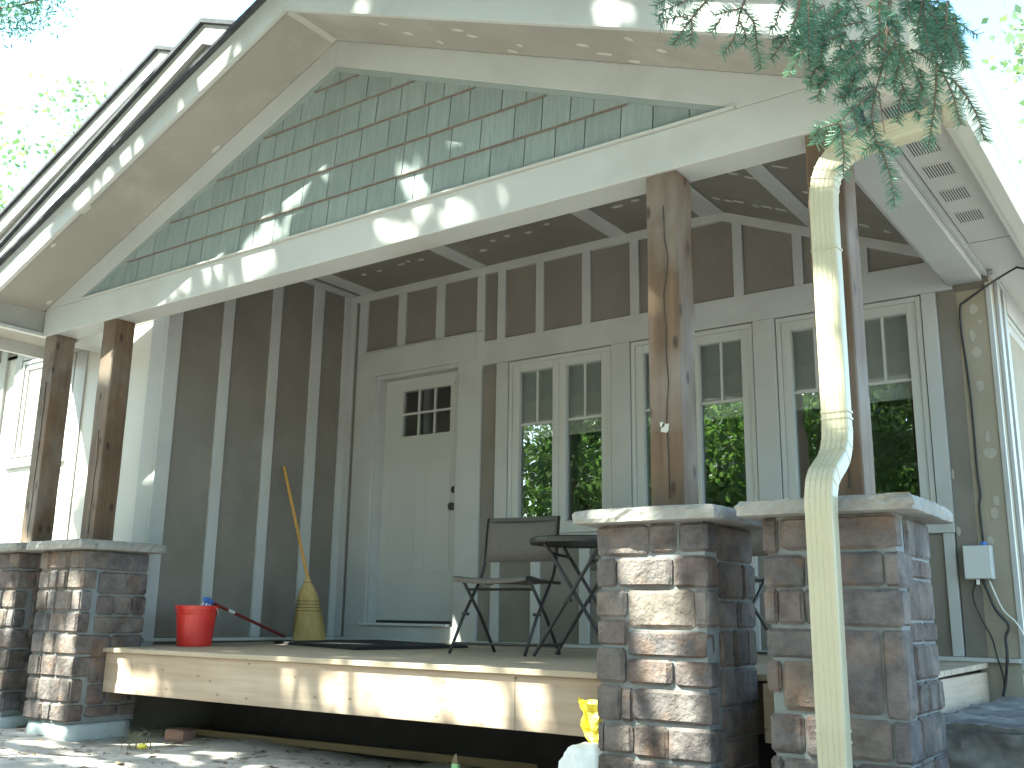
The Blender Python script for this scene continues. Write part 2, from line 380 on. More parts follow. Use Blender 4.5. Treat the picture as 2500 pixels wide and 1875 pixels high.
box('door_casing', W, back, 1.27, 1.495, -.024, .011, .0, 2.175, .003)
box('brick_mould', W, back, .36, .392, -.008, .09, .11, 2.175, .003)
box('brick_mould', W, back, 1.243, 1.27, -.008, .09, .11, 2.175, .003)
box('brick_mould', W, back, .392, 1.243, -.008, .09, 2.14, 2.175, .003)
box('threshold_board', W, back, .227, 1.37, -.034, .011, .0, .108, .003)
box('base_flashing', M['vinyl'], back, .0, 5.165, -.045, -.003, -.012, .010)
# right of the door, under the windows
lo = [(1.62, 1.692), (1.98, 2.058), (2.394, 2.474), (2.81, 2.885), (3.222, 3.298), (3.632, 3.708), (4.045, 4.122), (4.458, 4.534), (4.824, 4.882)]
for a, b in lo: box('batten', W, back, a, b, -.022, .011, .012, .69 if a > 1.63 else .69, .003)
for i in range(len(lo)-1): wall_panel(lo[i][1], lo[i+1][0], .012, .69)
box('sill_board', W, back, 1.642, 4.889, -.03, .011, .69, .776, .003)
for a, b in ((1.642, 1.752), (2.666, 2.818), (3.741, 3.891), (4.806, 4.889)): box('window_casing', W, back, a, b, -.023, .011, .777, 2.117, .003)
wall_panel(4.89, 5.0, .012, 2.117)
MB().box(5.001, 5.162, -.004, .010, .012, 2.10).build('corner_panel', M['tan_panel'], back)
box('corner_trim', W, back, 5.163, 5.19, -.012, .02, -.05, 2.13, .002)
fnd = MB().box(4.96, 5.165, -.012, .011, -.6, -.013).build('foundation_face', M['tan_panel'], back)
for k, (x, z, rx, rz) in enumerate([(5.09, 1.98, .022, .03), (5.12, 1.9, .012, .013), (5.07, 1.82, .014, .04), (5.085, 1.72, .026, .032), (5.09, 1.52, .02, .036), (5.10, 1.22, .012, .035), (5.105, 1.13, .033, .03), (5.115, .86, .018, .03), (5.10, .79, .02, .034), (5.065, .64, .018, .028), (4.905, .70, .012, .025), (4.90, 1.02, .007, .03)]):
    patch(back, (x, -.0055 if x > 5 else -.003, z), rx, rz, 'y', k)
# ---- windows
def window(x0, x1, parent, y=0.0, z0=.776, z1=2.117, nsash=2, facing='y'):
    w = MB(); V = M['vinyl']
    def bx(m, a, b, c, d, e, f):
        if facing == 'y': m.box(a, b, y+c, y+d, e, f)
        else: m.box(y-d, y-c, a, b, e, f)
        return m
    fr = .035
    bx(w, x0+.006, x0+fr, -.012, .10, z0+.006, z1-.006); bx(w, x1-fr, x1-.006, -.012, .10, z0+.006, z1-.006)
    bx(w, x0+fr, x1-fr, -.0118, .10, z1-fr, z1-.006); bx(w, x0+fr, x1-fr, -.0118, .10, z0+.006, z0+fr)
    win = w.build('window', V, parent, .002)
    step = (x1-x0-2*fr)/nsash
    for k in range(nsash):
        a = x0+fr+k*step+.001; b = a+step-.002
        s = MB(); t = .058 if nsash > 1 else .05
        bx(s, a, a+t, .0, .05, z0+fr, z1-fr); bx(s, b-t, b, .0, .05, z0+fr, z1-fr)
        bx(s, a+t, b-t, .0002, .05, z1-fr-t, z1-fr); bx(s, a+t, b-t, .0002, .05, z0+fr, z0+fr+t)
        s.build('sash', V, win, .003)
        bx(MB(), a+t-.004, b-t+.004, .034, .040, z0+fr+t-.004, z1-fr-t+.004).build('pane', M['glass'], win)
        if z1 > 1.9 and nsash > 1:
            bx(MB(), (a+b)/2-.008, (a+b)/2+.008, .024, .0335, 1.622, z1-fr-t).build('muntin', V, win)
            bx(MB(), a+t, b-t, .0238, .0337, 1.604, 1.622).build('muntin', V, win)
    return win
for a, b in ((1.752, 2.666), (2.818, 3.741), (3.891, 4.806)):
    wn = window(a, b, house)
    for c, d in ((a+.05, (a+b)/2-.012), ((a+b)/2+.012, b-.05)):
        box('roller_blind', M['blind'], wn, c, d, .075, .078, 1.53, 2.07); box('blind_hem', M['blind'], wn, c, d, .072, .082, 1.508, 1.5295)
# ---- door
door = MB()
dx0, dx1, dy0, dy1, dz0, dz1 = .393, 1.242, .085, .13, .15, 2.139
lx0, lx1, lz0, lz1 = .587, 1.104, 1.643, 2.03
door.box(dx0, lx0, dy0, dy1, dz0, dz1); door.box(lx1, dx1, dy0, dy1, dz0, dz1)
door.box(lx0, lx1, dy0, dy1, dz0, lz0); door.box(lx0, lx1, dy0, dy1, lz1, dz1)
door = door.build('front_door', M['vinyl'], house)
for k in range(3):
    for j in range(2):
        a = lx0+.172*k+.002; c = lz0+.193*j+.002
        box('pane', M['glass'], door, a+.008, a+.160, dy0+.016, dy0+.021, c+.008, c+.181)
for a in (lx0+.164, lx0+.336): box('muntin', M['vinyl'], door, a, a+.018, dy0+.004, dy0+.03, lz0, lz1, .002)
box('muntin', M['vinyl'], door, lx0, lx1, dy0+.0045, dy0+.0295, lz0+.184, lz0+.202, .002)
fm = MB(); fm.box(lx0-.05, lx1+.05, dy0-.008, dy0, lz1, lz1+.02); fm.box(lx0-.05, lx1+.05, dy0-.008, dy0, lz0-.022, lz0); fm.build('lite_frame', M['vinyl'], door, .002)
for a, b in ((.50, .765), (.865, 1.13)):
    pb = MB()
    pb.box(a, a+.012, dy0-.006, dy0, .52, 1.45); pb.box(b-.012, b, dy0-.006, dy0, .52, 1.45); pb.box(a+.012, b-.012, dy0-.0058, dy0, .52, .532); pb.box(a+.012, b-.012, dy0-.0058, dy0, 1.438, 1.45)
    pb.build('panel_moulding', M['vinyl'], door, .002)
box('door_sweep', M['black'], door, .397, 1.238, .075, .128, .128, .1495)
box('sill_plate', M['grey_box'], house, .33, 1.242, -.06, .12, .1085, .127, .003)
MB().lathe([(.0, -.012), (.028, -.012), (.03, 0), (.024, .012), (0, .012)], (0, 0, 0), 20)
def knob(z, r, length):
    b = MB(); n = 18; prof = [(r, 0), (r, .012), (r*.45, .016), (r*.45, length*.5), (r*.95, length*.62), (r*.95, length*.9), (r*.6, length)]
    vs = [(1.185+q*math.cos(2*math.pi*k/n), dy0-d, z+q*math.sin(2*math.pi*k/n)) for q, d in prof for k in range(n)]
    fs = [(i*n+k, i*n+(k+1) % n, (i+1)*n+(k+1) % n, (i+1)*n+k) for i in range(len(prof)-1) for k in range(n)]+[tuple(range((len(prof)-1)*n, len(prof)*n))]
    return b.add(vs, fs).build('door_handle', M['bronze'], door, smooth=False)
knob(1.165, .03, .035); knob(1.03, .032, .07)
# ---- room behind the panes
rm = MB()
rm.box(-.1, 5.15, 4.0, 4.1, -.05, 2.75); rm.box(-.2, -.1, .17, 4.0, -.05, 2.75); rm.box(5.06, 5.15, .17, 4.0, -.05, 2.75)
rm.box(-.1, 5.06, .17, 4.0, -.1, -.05); rm.box(-.1, 5.06, .17, 4.0, 2.75, 2.8)
rm.build('interior', M['room'], house)
# ---- left wall of the porch (faces +x) and the wing beyond its corner (faces the front)
lw = MB().box(-.16, -.010, -1.84, .01, -.6, 3.02).build('left_wall', PN, house)
lb = [(-1.372, -1.280), (-.898, -.806), (-.452, -.342)]
edges = [-1.745, -1.372, -1.280, -.898, -.806, -.452, -.342, -.085]
for i in range(0, 8, 2): MB().box(-.0095, .002, edges[i], edges[i+1], .012, 2.95).build('panel', PN, lw)
for a, b in lb: box('batten', W, lw, -.0095, .022, a, b, .012, 2.93, .003)
box('corner_batten', W, lw, -.0095, .02, -.085, -.001, .012, 2.95, .003)
box('corner_batten', W, back, .0205, .085, -.022, .011, .012, 2.875, .003)
box('corner_board', W, lw, -.0095, .024, -1.865, -1.745, -.05, 2.6, .003)
box('base_flashing', M['vinyl'], lw, -.005, .05, -1.84, -.046, -.012, .010)
wg = MB().box(-7, -.17, -1.825, -1.7, -.6, 3.4)
wing = wg.build('wing_wall', M['vent_soffit'], house)
box('corner_board', W, wing, -.17, -.0096, -1.866, -1.826, -.05, 2.9, .003)
for a, b in ((-.56, -.48), (-1.17, -1.02), (-2.35, -2.25), (-2.9, -2.82), (-3.4, -3.32)): box('batten', W, wing, a, b, -1.85, -1.826, -.1, 3.3, .003)
for a, b in ((-.48, -.17), (-1.02, -.56), (-2.82, -2.35), (-3.32, -2.9)): MB().box(a, b, -1.838, -1.826, -.1, 3.3).build('panel', M['vent_soffit'], wing)
window(-1.98, -1.28, house, -1.838, 1.40, 2.23, 1)
wc = MB(); wc.box(-2.08, -1.985, -1.852, -1.826, 1.32, 2.33); wc.box(-1.275, -1.18, -1.852, -1.826, 1.32, 2.33); wc.box(-1.985, -1.275, -1.8515, -1.826, 2.235, 2.33); wc.box(-1.985, -1.275, -1.8515, -1.826, 1.32, 1.395)
wc.build('window_casing', W, wing, .003)
# ---- porch ceiling: flat, then falling with the roof on the right
cl = MB().prism([(-.05, 2.953), (3.55, 2.953), (5.0, 2.953-SL*1.45), (5.0, 3.0-SL*1.45), (3.55, 3.0), (-.05, 3.0)], -2.14, .011).build('porch_ceiling', M['soffit'], house)
strips = [(.0, .095), (.165, .325), (1.39, 1.54), (2.68, 2.82), (3.40, 3.58), (4.16, 4.31)]
for a, b in strips:
    poly = [(a, ceil_z(a)-.02), (b, ceil_z(b)-.02), (b, ceil_z(b)+.002), (a, ceil_z(a)+.002)]
    if a < 3.55 < b: poly = [(a, ceil_z(a)-.02), (3.55, 2.93), (b, ceil_z(b)-.02), (b, ceil_z(b)+.002), (3.55, 2.952), (a, ceil_z(a)+.002)]
    MB().prism(poly, -2.139, -.027).build('ceiling_batten', W, cl, .003)
e = [.095, .165, .325, 1.39, 1.54, 2.68, 2.82, 3.40]
for i in range(0, 8, 2): MB().box(e[i], e[i+1], -2.139, -.027, 2.940, 2.952).build('panel', PN, cl)
for a, b in ((3.58, 4.16), (4.31, 4.985)):
    MB().prism([(a, ceil_z(a)-.010), (b, ceil_z(b)-.010), (b, ceil_z(b)+.002), (a, ceil_z(a)+.002)], -2.139, -.027).build('panel', PN, cl)
k = 40
for x, y in ((.55, -.42), (.72, -.42), (.98, -.44), (1.07, -.46), (1.18, -.43), (1.72, -.33), (1.9, -.45), (2.05, -.47), (2.22, -.44), (2.42, -.5), (2.32, -.9), (1.9, -.9), (3.0, -.5), (3.15, -.52), (1.2, -1.1), (2.1, -1.3)):
    k += 1; patch(cl, (x, y, 2.940), random.uniform(.015, .04), random.uniform(.012, .02), 'z', k)
for x, y in ((3.62, -1.15), (3.70, -1.1), (3.77, -1.05), (3.86, -1.0), (3.94, -.98), (4.03, -.95), (4.12, -.92), (3.66, -.35), (3.74, -.34), (3.82, -.36), (3.92, -.33), (4.0, -.35), (4.09, -.34), (4.4, -1.2), (4.47, -.4), (4.58, -.3), (4.5, -.9), (4.7, -.25), (4.42, -.8)):
    k += 1; patch(cl, (x, y, ceil_z(x)-.010), random.uniform(.02, .045), random.uniform(.012, .024), -SL, k)
# ---- front beam, gable, soffits, rakes
YF = -2.323
beam = MB().box(-.845, 5.112, YF, -2.145, 2.159, 2.362).build('front_beam', W, house, .004)
box('bead', W, beam, -.70, 4.97, -2.1448, -2.125, 2.172, 2.19, .002)
gw = MB().prism([(-.84, 2.362), (5.108, 2.362), (XR, 2.362+SL*2.974)], -2.296, -2.15).build('gable_wall', M['sage'], house)
# frieze boards along the rake
zf = lambda x: 3.576 - SL*abs(x-XR)
zt_ = lambda x: 3.405 - SL*abs(x-XR)
for sx in (-1, 1):
    xe = XR+sx*(3.576-2.363)/SL
    xi = XR + sx*(3.405-2.363)/SL
    MB().prism([(xe, 2.363), (xi, 2.363), (XR, 3.405), (XR, 3.576)], YF-.0015, -2.297).build('rake_frieze', W, gw, .002)
    MB().prism([(xi-sx*.0, 2.372), (XR, 3.404), (XR, 3.372), (xi-sx*.085, 2.372)], YF+.0002, -2.297).build('j_channel', M['sage'], gw)
box('flashing', M['vinyl'], gw, -.40, 4.62, YF-.022, -2.2965, 2.3625, 2.3705)
# shakes
def clip(poly, a, b, c):      # keep a*x+b*z<=c
    out = []
    for i in range(len(poly)):
        p, q = poly[i], poly[(i+1) % len(poly)]
        dp, dq = a*p[0]+b*p[1]-c, a*q[0]+b*q[1]-c
        if dp <= 0: out.append(p)
        if dp*dq < 0:
            t = dp/(dp-dq); out.append((p[0]+(q[0]-p[0])*t, p[1]+(q[1]-p[1])*t))
    return out
row = 0; z = 2.372
hts = [.186, .189, .189, .178, .182, .12]
for h in hts:
    half = (3.40-z)/SL
    if z > 2.4: box('course_shade_edge', M['butt_shade'], gw, XR-half+.07, XR+half-.07, -2.3195, -2.2966, z-.0058, z-.0006)  # brown strip paints the shade line and raw edge under each course
    x = XR-half-.05+random.uniform(0, .1)
    while x < XR+half:
        w = random.choice([.135, .155, .17, .185, .2, .215])
        poly = [(x+.003, z), (x+w-.003, z), (x+w-.003, z+h+.012), (x+.003, z+h+.012)]
        poly = clip(clip(poly, -SL, 1, 3.402-SL*XR), SL, 1, 3.402+SL*XR)
        if len(poly) >= 3:
            tl = random.uniform(-.0012, .0012)
            vs = [(px, -2.3035-.0165*(1-(pz-z)/h)+tl, pz) for px, pz in poly]+[(px, -2.2965, pz) for px, pz in poly]; n = len(poly)
            MB().add(vs, [tuple(range(n)), tuple(range(2*n-1, n-1, -1))]+[(i, i+n, (i+1) % n+n, (i+1) % n) for i in range(n)]).build('shake', M['shingle'], gw)
        x += w
    z += h
# rake soffit, fascia, roof
roof = MB()
for sx in (-1, 1):
    xe = XR+sx*3.36
    zr = lambda x: 3.737 - SL*abs(x-XR)
    def slab(xo, ya, yb): roof.prism([(XR, zr(XR)), (xo, zr(xo)), (xo, zr(xo)+.02), (XR, zr(XR)+.02)], ya, yb)
    if sx > 0: slab(xe+.02, -2.775, .6)
    else: slab(xe-.02, -2.775, -2.15); slab(.30, -2.1499, .6)
roof = roof.build('porch_roof', M['roof'], house)
for i in range(60):                                      # ragged shingle edge along the rake
    for sx in (-1, 1):
        x = XR+sx*(.03+i*.056); zz = 3.737-SL*abs(x-XR)
        b = MB(); w = .053
        b.add([(x, -2.79, zz-.006+random.uniform(-.004, .004)), (x+sx*w, -2.79, zz-SL*w-.006), (x+sx*w, -2.79, zz-SL*w+.015+random.uniform(0, .006)), (x, -2.79, zz+.017),
               (x, -2.7755, zz), (x+sx*w, -2.7755, zz-SL*w), (x+sx*w, -2.7755, zz-SL*w+.017), (x, -2.7755, zz+.017)],
              [(0, 1, 2, 3), (7, 6, 5, 4), (0, 4, 5, 1), (1, 5, 6, 2), (2, 6, 7, 3), (3, 7, 4, 0)])
        b.build('shingle_tab', M['roof'], roof)
for sx in (-1, 1):
    xe = XR+sx*3.36; zb = lambda x: 3.552-SL*abs(x-XR)
    MB().prism([(XR, zb(XR)), (xe, zb(xe)), (xe, zb(xe)+.184), (XR, zb(XR)+.184)], -2.752, -2.722).build('rake_fascia', W, roof, .003)
    xs = XR+sx*3.05 if sx > 0 else -.869
    MB().prism([(XR, 3.576), (xs, zf(xs)), (xs, zf(xs)+.014), (XR, 3.59)], -2.7215, -2.3255).build('rake_soffit', M['soffit'], roof)
for kk, (x, y) in enumerate([(2.75, -2.6), (2.84, -2.5), (3.0, -2.42), (3.25, -2.58), (3.3, -2.52), (3.45, -2.37), (3.95, -2.5), (4.02, -2.42), (4.25, -2.60), (4.36, -2.5), (4.15, -2.36), (3.55, -2.45), (1.05, -2.35), (-.2, -2.68), (.2, -2.70), (-.75, -2.36)]):
    s = -SL if x > XR else SL
    patch(roof, (x, y, zf(x)+.0005), random.uniform(.02, .05), random.uniform(.012, .02), s, 80+kk)
for sx in (-1, 1):                                       # filler along the ridge joint
    b = MB(); b.prism([(XR, 3.5745), (XR+sx*.028, 3.5745-SL*.028), (XR+sx*.028, 3.578-SL*.028), (XR, 3.578)], -2.70, -2.34); b.build('ridge_filler', M['filler'], roof)
# level eave soffits at both ends
es = MB().box(5.155, 5.42, -2.72, 6.0, 2.212, 2.224).build('eave_soffit', M['vent_soffit'], house)
sb = MB().box(4.969, 5.153, -2.144, -.03, 2.135, 2.36).build('side_beam', W, house, .004)
box('bead', W, sb, 4.952, 4.9688, -2.12, -.05, 2.145, 2.165, .002)
box('soffit_trim', W, es, 5.1545, 5.178, -2.30, 5.9, 2.175, 2.2115, .002)
box('joint', M['slot'], es, 5.179, 5.1815, -2.14, -.5, 2.2105, 2.2118)
for y0, y1 in ((-.49, -.486), (-1.68, -1.676)): box('joint', M['slot'], es, 5.185, 5.40, y0, y1, 2.2106, 2.2117) if y0 > -1 else None
for yc in (-2.19, -1.815, -1.539, -1.217, -.895):         # louvred vents, each slot its own piece
    vn = box('soffit_vent', M['vent_soffit'], es, 5.205, 5.330, yc-.080, yc+.080, 2.2095, 2.2117)
    for q in range(10):
        xs = 5.213+q*.0118
        box('vent_slot', M['slot'], es, xs, xs+.0045, yc-.07, yc+.07, 2.2085, 2.2094)
fas = MB().box(5.421, 5.445, -2.72, 6.0, 2.13, 2.30).build('eave_fascia', M['gutter'], house)
gp = [(5.446, 2.285), (5.446, 2.125), (5.505, 2.125), (5.535, 2.165), (5.535, 2.20), (5.56, 2.235), (5.565, 2.275), (5.557, 2.275), (5.552, 2.24), (5.527, 2.204), (5.527, 2.168), (5.50, 2.133), (5.454, 2.133), (5.454, 2.285)]
gut = MB().prism(gp, -2.755, 6.0).build('gutter', M['gutter'], house)
MB().prism([(5.4465, 2.285), (5.4465, 2.1255), (5.505, 2.1255), (5.5345, 2.165), (5.5345, 2.20), (5.5595, 2.235), (5.5645, 2.2745)], -2.758, -2.7555).build('end_cap', M['gutter'], gut)
MB().prism([(5.112, 2.224), (5.42, 2.224), (5.42, 2.36), (5.112, 2.44)], -2.721, -2.33).build('eave_box', M['vent_soffit'], house)
le = MB().box(-1.25, -.870, -2.7205, -1.87, 2.19, 2.36).build('eave_return', M['soffit'], house)
box('soffit_trim', W, le, -.895, -.8465, -2.7195, -1.87, 2.165, 2.1895, .002)
box('eave_fascia', W, le, -1.28, -1.2505, -2.72, -1.87, 2.10, 2.30, .002)
MB().box(-.84, -.66, -2.144, -1.868, 2.135, 2.30).build('side_beam', W, house, .004)
# ---- side wall on the right
sw = MB(); sw.box(5.02, 5.172, .161, 6, -.6, 3.0)
side = sw.build('side_wall', M['tan_panel'], house)
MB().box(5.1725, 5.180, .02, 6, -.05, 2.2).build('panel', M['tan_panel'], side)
for a, b in ((.16, .24), (.34, .42), (1.20, 1.29), (1.42, 1.52), (2.5, 2.6)): box('batten', W, side, 5.1805, 5.202, a, b, -.05, 2.17, .003)
box('frieze_board', W, side, 5.1805, 5.206, .02, 6, 2.175, 2.21, .002)
window(.43, 1.19, house, 5.185, .75, 2.05, 1, 'x')
window(1.53, 2.4, house, 5.185, .75, 2.05, 1, 'x')
box('head_board', W, side, 5.1805, 5.205, .425, 1.195, 2.052, 2.172, .002)
# ---- the two bigger gables behind, stepping back to the left
def rear_gable(xa, za, ls, rs, xl, xr, yfront, yback, name):
    f = MB(); rr = MB(); th = .15
    L = (xl, za-ls*(xa-xl)); R_ = (xr, za-rs*(xr-xa))
    xw = -.175; zw = za-ls*(xa-xw) if xw < xa else za-rs*(xw-xa)
    pg = [(xl+.3, 2.3), (xw, 2.3), (xw, zw-th)]+([(xa, za-th)] if xa < xw else [])+[(xl+.3, L[1]+.3*ls-th)]
    g = MB().prism(pg, yfront+.40, yfront+.5).build(name, PN, house)
    MB().prism([L, (xa, za), R_, (R_[0], R_[1]-.03), (xa, za-.033), (L[0], L[1]-.03)], yfront-.03, yback).build('roof', M['roof'], g)
    MB().prism([(L[0], L[1]-.034), (xa, za-.034), (xa, za-.19), (L[0], L[1]-.19)], yfront, yfront+.03).build('rake_fascia', W, g, .002)
    MB().prism([(xa, za-.034), (R_[0], R_[1]-.034), (R_[0], R_[1]-.19), (xa, za-.19)], yfront, yfront+.03).build('rake_fascia', W, g, .002)
    MB().prism([(L[0], L[1]-.165), (xa, za-.165), (R_[0], R_[1]-.165), (R_[0], R_[1]-.18), (xa, za-.18), (L[0], L[1]-.18)], yfront+.031, yfront+.3995).build('rake_soffit', M['soffit'], g)
rear_gable(.637, 4.30, .48, .417, -3.6, 3.3, -2.24, 3.0, 'wing_gable')
rear_gable(-.88, 4.94, .434, .42, -5.0, 3.2, -1.60, 4.0, 'rear_gable')

# ================================================================== stone pillars with caps
def GR(i, n):
    if n != 5: return i/n*2-1
    return (-1, -.84, -.3, .3, .84, 1)[i]
def rock(x0, x1, y0, y1, z0, z1, seed, rough=.006, round_=.012, n=5):
    """a split-faced block: a cube sphere-gridded, edges rounded, faces pushed about by noise"""
    b = MB(); cx, cy, cz = (x0+x1)/2, (y0+y1)/2, (z0+z1)/2; hx, hy, hz = (x1-x0)/2, (y1-y0)/2, (z1-z0)/2
    idx = {}; vs = []; fs = []
    def vert(i, j, k):
        key = (i, j, k)
        if key in idx: return idx[key]
        u, v, w = GR(i, n), GR(j, n), GR(k, n)
        p = Vector((u*hx, v*hy, w*hz)); ed = 0
        on = (abs(u) > .99)+(abs(v) > .99)+(abs(w) > .99)
        if on >= 2:
            s = round_*(.75 if on == 2 else 1.0)*(1+.8*noise.noise(Vector((cx*9+u*2+seed, cy*9+v*2, cz*9+w*2))))
            if abs(u) > .99: p.x -= math.copysign(min(s, hx*.5), u)
            if abs(v) > .99: p.y -= math.copysign(min(s, hy*.5), v)
            if abs(w) > .99: p.z -= math.copysign(min(s, hz*.5), w)
        q = (cx+p.x, cy+p.y, cz+p.z)
        d = nz(q, 11, rough, seed)+nz(q, 26, rough*.6, seed+3)
        if on == 1: d += rough*.9
        if abs(u) > .99: p.x += math.copysign(d, u)
        if abs(v) > .99: p.y += math.copysign(d, v)
        if abs(w) > .99: p.z += math.copysign(d*.6, w)
        idx[key] = len(vs); vs.append((cx+p.x, cy+p.y, cz+p.z)); return idx[key]
    for a in range(n):
        for c in range(n):
            for s in (0, n):
                fs.append((vert(s, a, c), vert(s, a+1, c), vert(s, a+1, c+1), vert(s, a, c+1)))
                fs.append((vert(a, s, c), vert(a+1, s, c), vert(a+1, s, c+1), vert(a, s, c+1)))
                fs.append((vert(a, c, s), vert(a+1, c, s), vert(a+1, c+1, s), vert(a, c+1, s)))
    return b.add(vs, fs)
def crisp(o, deg=32):
    o.data.shade_smooth(); o.data.set_sharp_from_angle(angle=math.radians(deg)); return o
COURSES = {
 # front face stones as (x0,x1,z0,z1) in fractions of the width and metres
 2: [(0, .47, .44, .562), (.495, .73, .448, .562), (.765, 1, .452, .562),
     (0, .165, .315, .425), (.20, .685, .315, .428), (.715, 1, .312, .43),
     (0, .26, .195, .298), (.29, .875, .155, .302), (.90, 1, .16, .302),
     (0, .27, .085, .182), (.29, .975, .045, .14), (.28, .67, -.06, .03), (.705, 1, -.065, .027), (0, .245, -.06, .07),
     (0, .20, -.205, -.075), (.225, .31, -.205, -.085), (.32, 1, -.20, -.082), (.06, .31, -.325, -.222), (.335, .62, -.335, -.218), (.64, 1, -.335, -.218),
     (0, .3, -.44, -.34), (.32, .72, -.45, -.352), (.74, 1, -.45, -.352), (0, .045, -.325, -.222), (0, .4, -.56, -.46), (.42, 1, -.56, -.465)],
 3: [(0, .10, .435, .562), (.13, .985, .445, .562), (0, .30, .31, .425), (.33, .44, .31, .425), (.46, .875, .315, .43), (.90, 1, .31, .43),
     (0, .075, .18, .30), (.10, .28, .18, .30), (.305, .47, .18, .30), (.49, 1, .175, .30),
     (0, .40, .06, .16), (.42, .82, -.12, .158), (.85, 1, -.13, .16), (0, .08, -.06, .045), (.11, .40, -.12, .045), 
     (0, .235, -.27, -.14), (.265, .55, -.275, -.14), (.57, .86, -.27, -.14), (.885, 1, -.275, -.14),
     (0, .06, -.385, -.29), (.09, .33, -.385, -.29), (.35, .60, -.39, -.29), (.62, 1, -.39, -.285), (0, .24, -.5, -.405), (.26, .66, -.5, -.405), (.68, 1, -.5, -.405), (0, 1, -.575, -.515)],
}
def random_courses(rr):
    out = []; z = .562
    while z > -.44:
        h = rr.choice([.115, .125, .135, .15]); z0 = max(z-h, -.49); x = 0
        while x < .98:
            w = rr.choice([.2, .27, .34, .42, .5]); 
            if x+w > .84: w = 1-x
            out.append((x, x+w-.022 if x+w < .99 else 1, z0+.012, z)); x += w
        z = z0
    return out
PW = .485
def pillar(x0, label, n):
    y0, y1 = -2.459, -1.985; rr = random.Random(n*13+2)
    p = thing('stone_pillar', (x0+PW/2, -2.22, -.585), label, 'pillar', 'stone pillars carrying the porch posts')
    box('mortar_core', M['mortar'], p, x0+.009, x0+PW-.009, y0+.008, y1-.008, -.49, .567)
    fr = COURSES.get(n) or random_courses(rr); dep = .075; sd = n*100
    zs = sorted({round(c[3], 2) for c in fr})
    for (a, b, z0, z1) in fr:
        sd += 1; wrap = b > .99 and rr.random() < .75
        d = rr.choice([.10, .13, .17]) if wrap else dep
        crisp(rock(x0+a*PW+(0 if a > .01 else -.004), x0+b*PW, y0-rr.uniform(.0, .012), y0+d, max(z0, -.488), z1, sd, .0045, .006).build('stone', M['stone'], p))
    # other three faces
    for face in ('right', 'left', 'back'):
        z = .562
        while z > -.47:
            h = rr.choice([.075, .115, .13, .15]); z0 = max(z-h, -.488); t = .0 if face != 'right' else .0
            lo, hi = ((y0+.115, y1) if face == 'right' else (y0+.08, y1) if face == 'left' else (x0+.08, x0+PW-.08)); u = lo
            while u < hi-.03:
                w = rr.choice([.13, .18, .23, .36]); 
                if u+w > hi-.07: w = hi-u
                sd += 1; q = rr.uniform(0, .010)
                if z-z0 > .03:
                    if face == 'right': crisp(rock(x0+PW-.07, x0+PW+q-.004, u+.006, u+w-.006, z0+.012, z, sd, .004, .006).build('stone', M['stone'], p))
                    elif face == 'left': crisp(rock(x0-q+.004, x0+.07, u+.006, u+w-.006, z0+.012, z, sd, .004, .006).build('stone', M['stone'], p))
                    else: crisp(rock(u+.006, u+w-.006, y1-.06, y1+q-.004, z0+.012, z, sd, .004, .006).build('stone', M['stone'], p))
                u += w
            z = z0
    # cap: rock-faced edge slab
    cx, cy, hw = x0+PW/2, -2.222, .317; N = 22; vs = []; fs = []
    ring = [(-1+2*i/N, -1) for i in range(N)]+[(1, -1+2*i/N) for i in range(N)]+[(1-2*i/N, 1) for i in range(N)]+[(-1, 1-2*i/N) for i in range(N)]
    lev = [(.568, .965), (.571, .99), (.588, 1.0), (.606, .992), (.620, .975), (.626, .945)]
    for li, (zz, s) in enumerate(lev):
        for (u, v) in ring:
            d = nz((u*hw+n, v*hw, zz*4), 13, .020, n)+nz((u*hw+n, v*hw, zz*6), 30, .013, n+5)
            if li in (0,): d *= .4
            cr = .004 if abs(u) > .97 and abs(v) > .97 else 0
            qx = cx+u*(hw*s-cr)+(math.copysign(d, u) if abs(u) > .99 else 0); qy = cy+v*(hw*s-cr)+(math.copysign(d, v) if abs(v) > .99 else 0)
            vs.append((qx, qy, zz+(nz((qx, qy, 0), 9, .004, n) if li == 5 else 0)))
    R4 = len(ring)
    for li in range(len(lev)-1): fs += [(li*R4+i, li*R4+(i+1) % R4, (li+1)*R4+(i+1) % R4, (li+1)*R4+i) for i in range(R4)]
    fs += [tuple(range(R4)), tuple(range(5*R4, 6*R4))]
    MB().add(vs, fs).build('cap', M['cap'], p)
    rock(x0+.01, x0+PW-.01, y0+.012, y1-.012, -.66, -.487, sd+9, .008, .012, 6).build('footing', M['footing'], p, smooth=True)
    return p
PX = [-1.005, -.245, 3.998, 4.722]
pillar(PX[0], 'stone pillar at the far left, half cut off by the photo edge', 0)
pillar(PX[1], 'stone pillar at the left end of the pine deck', 1)
pillar(PX[2], 'stone pillar in front of the folding chairs, left of the downspout pillar', 2)
pillar(PX[3], 'rightmost stone pillar, behind the cream downspout', 3)
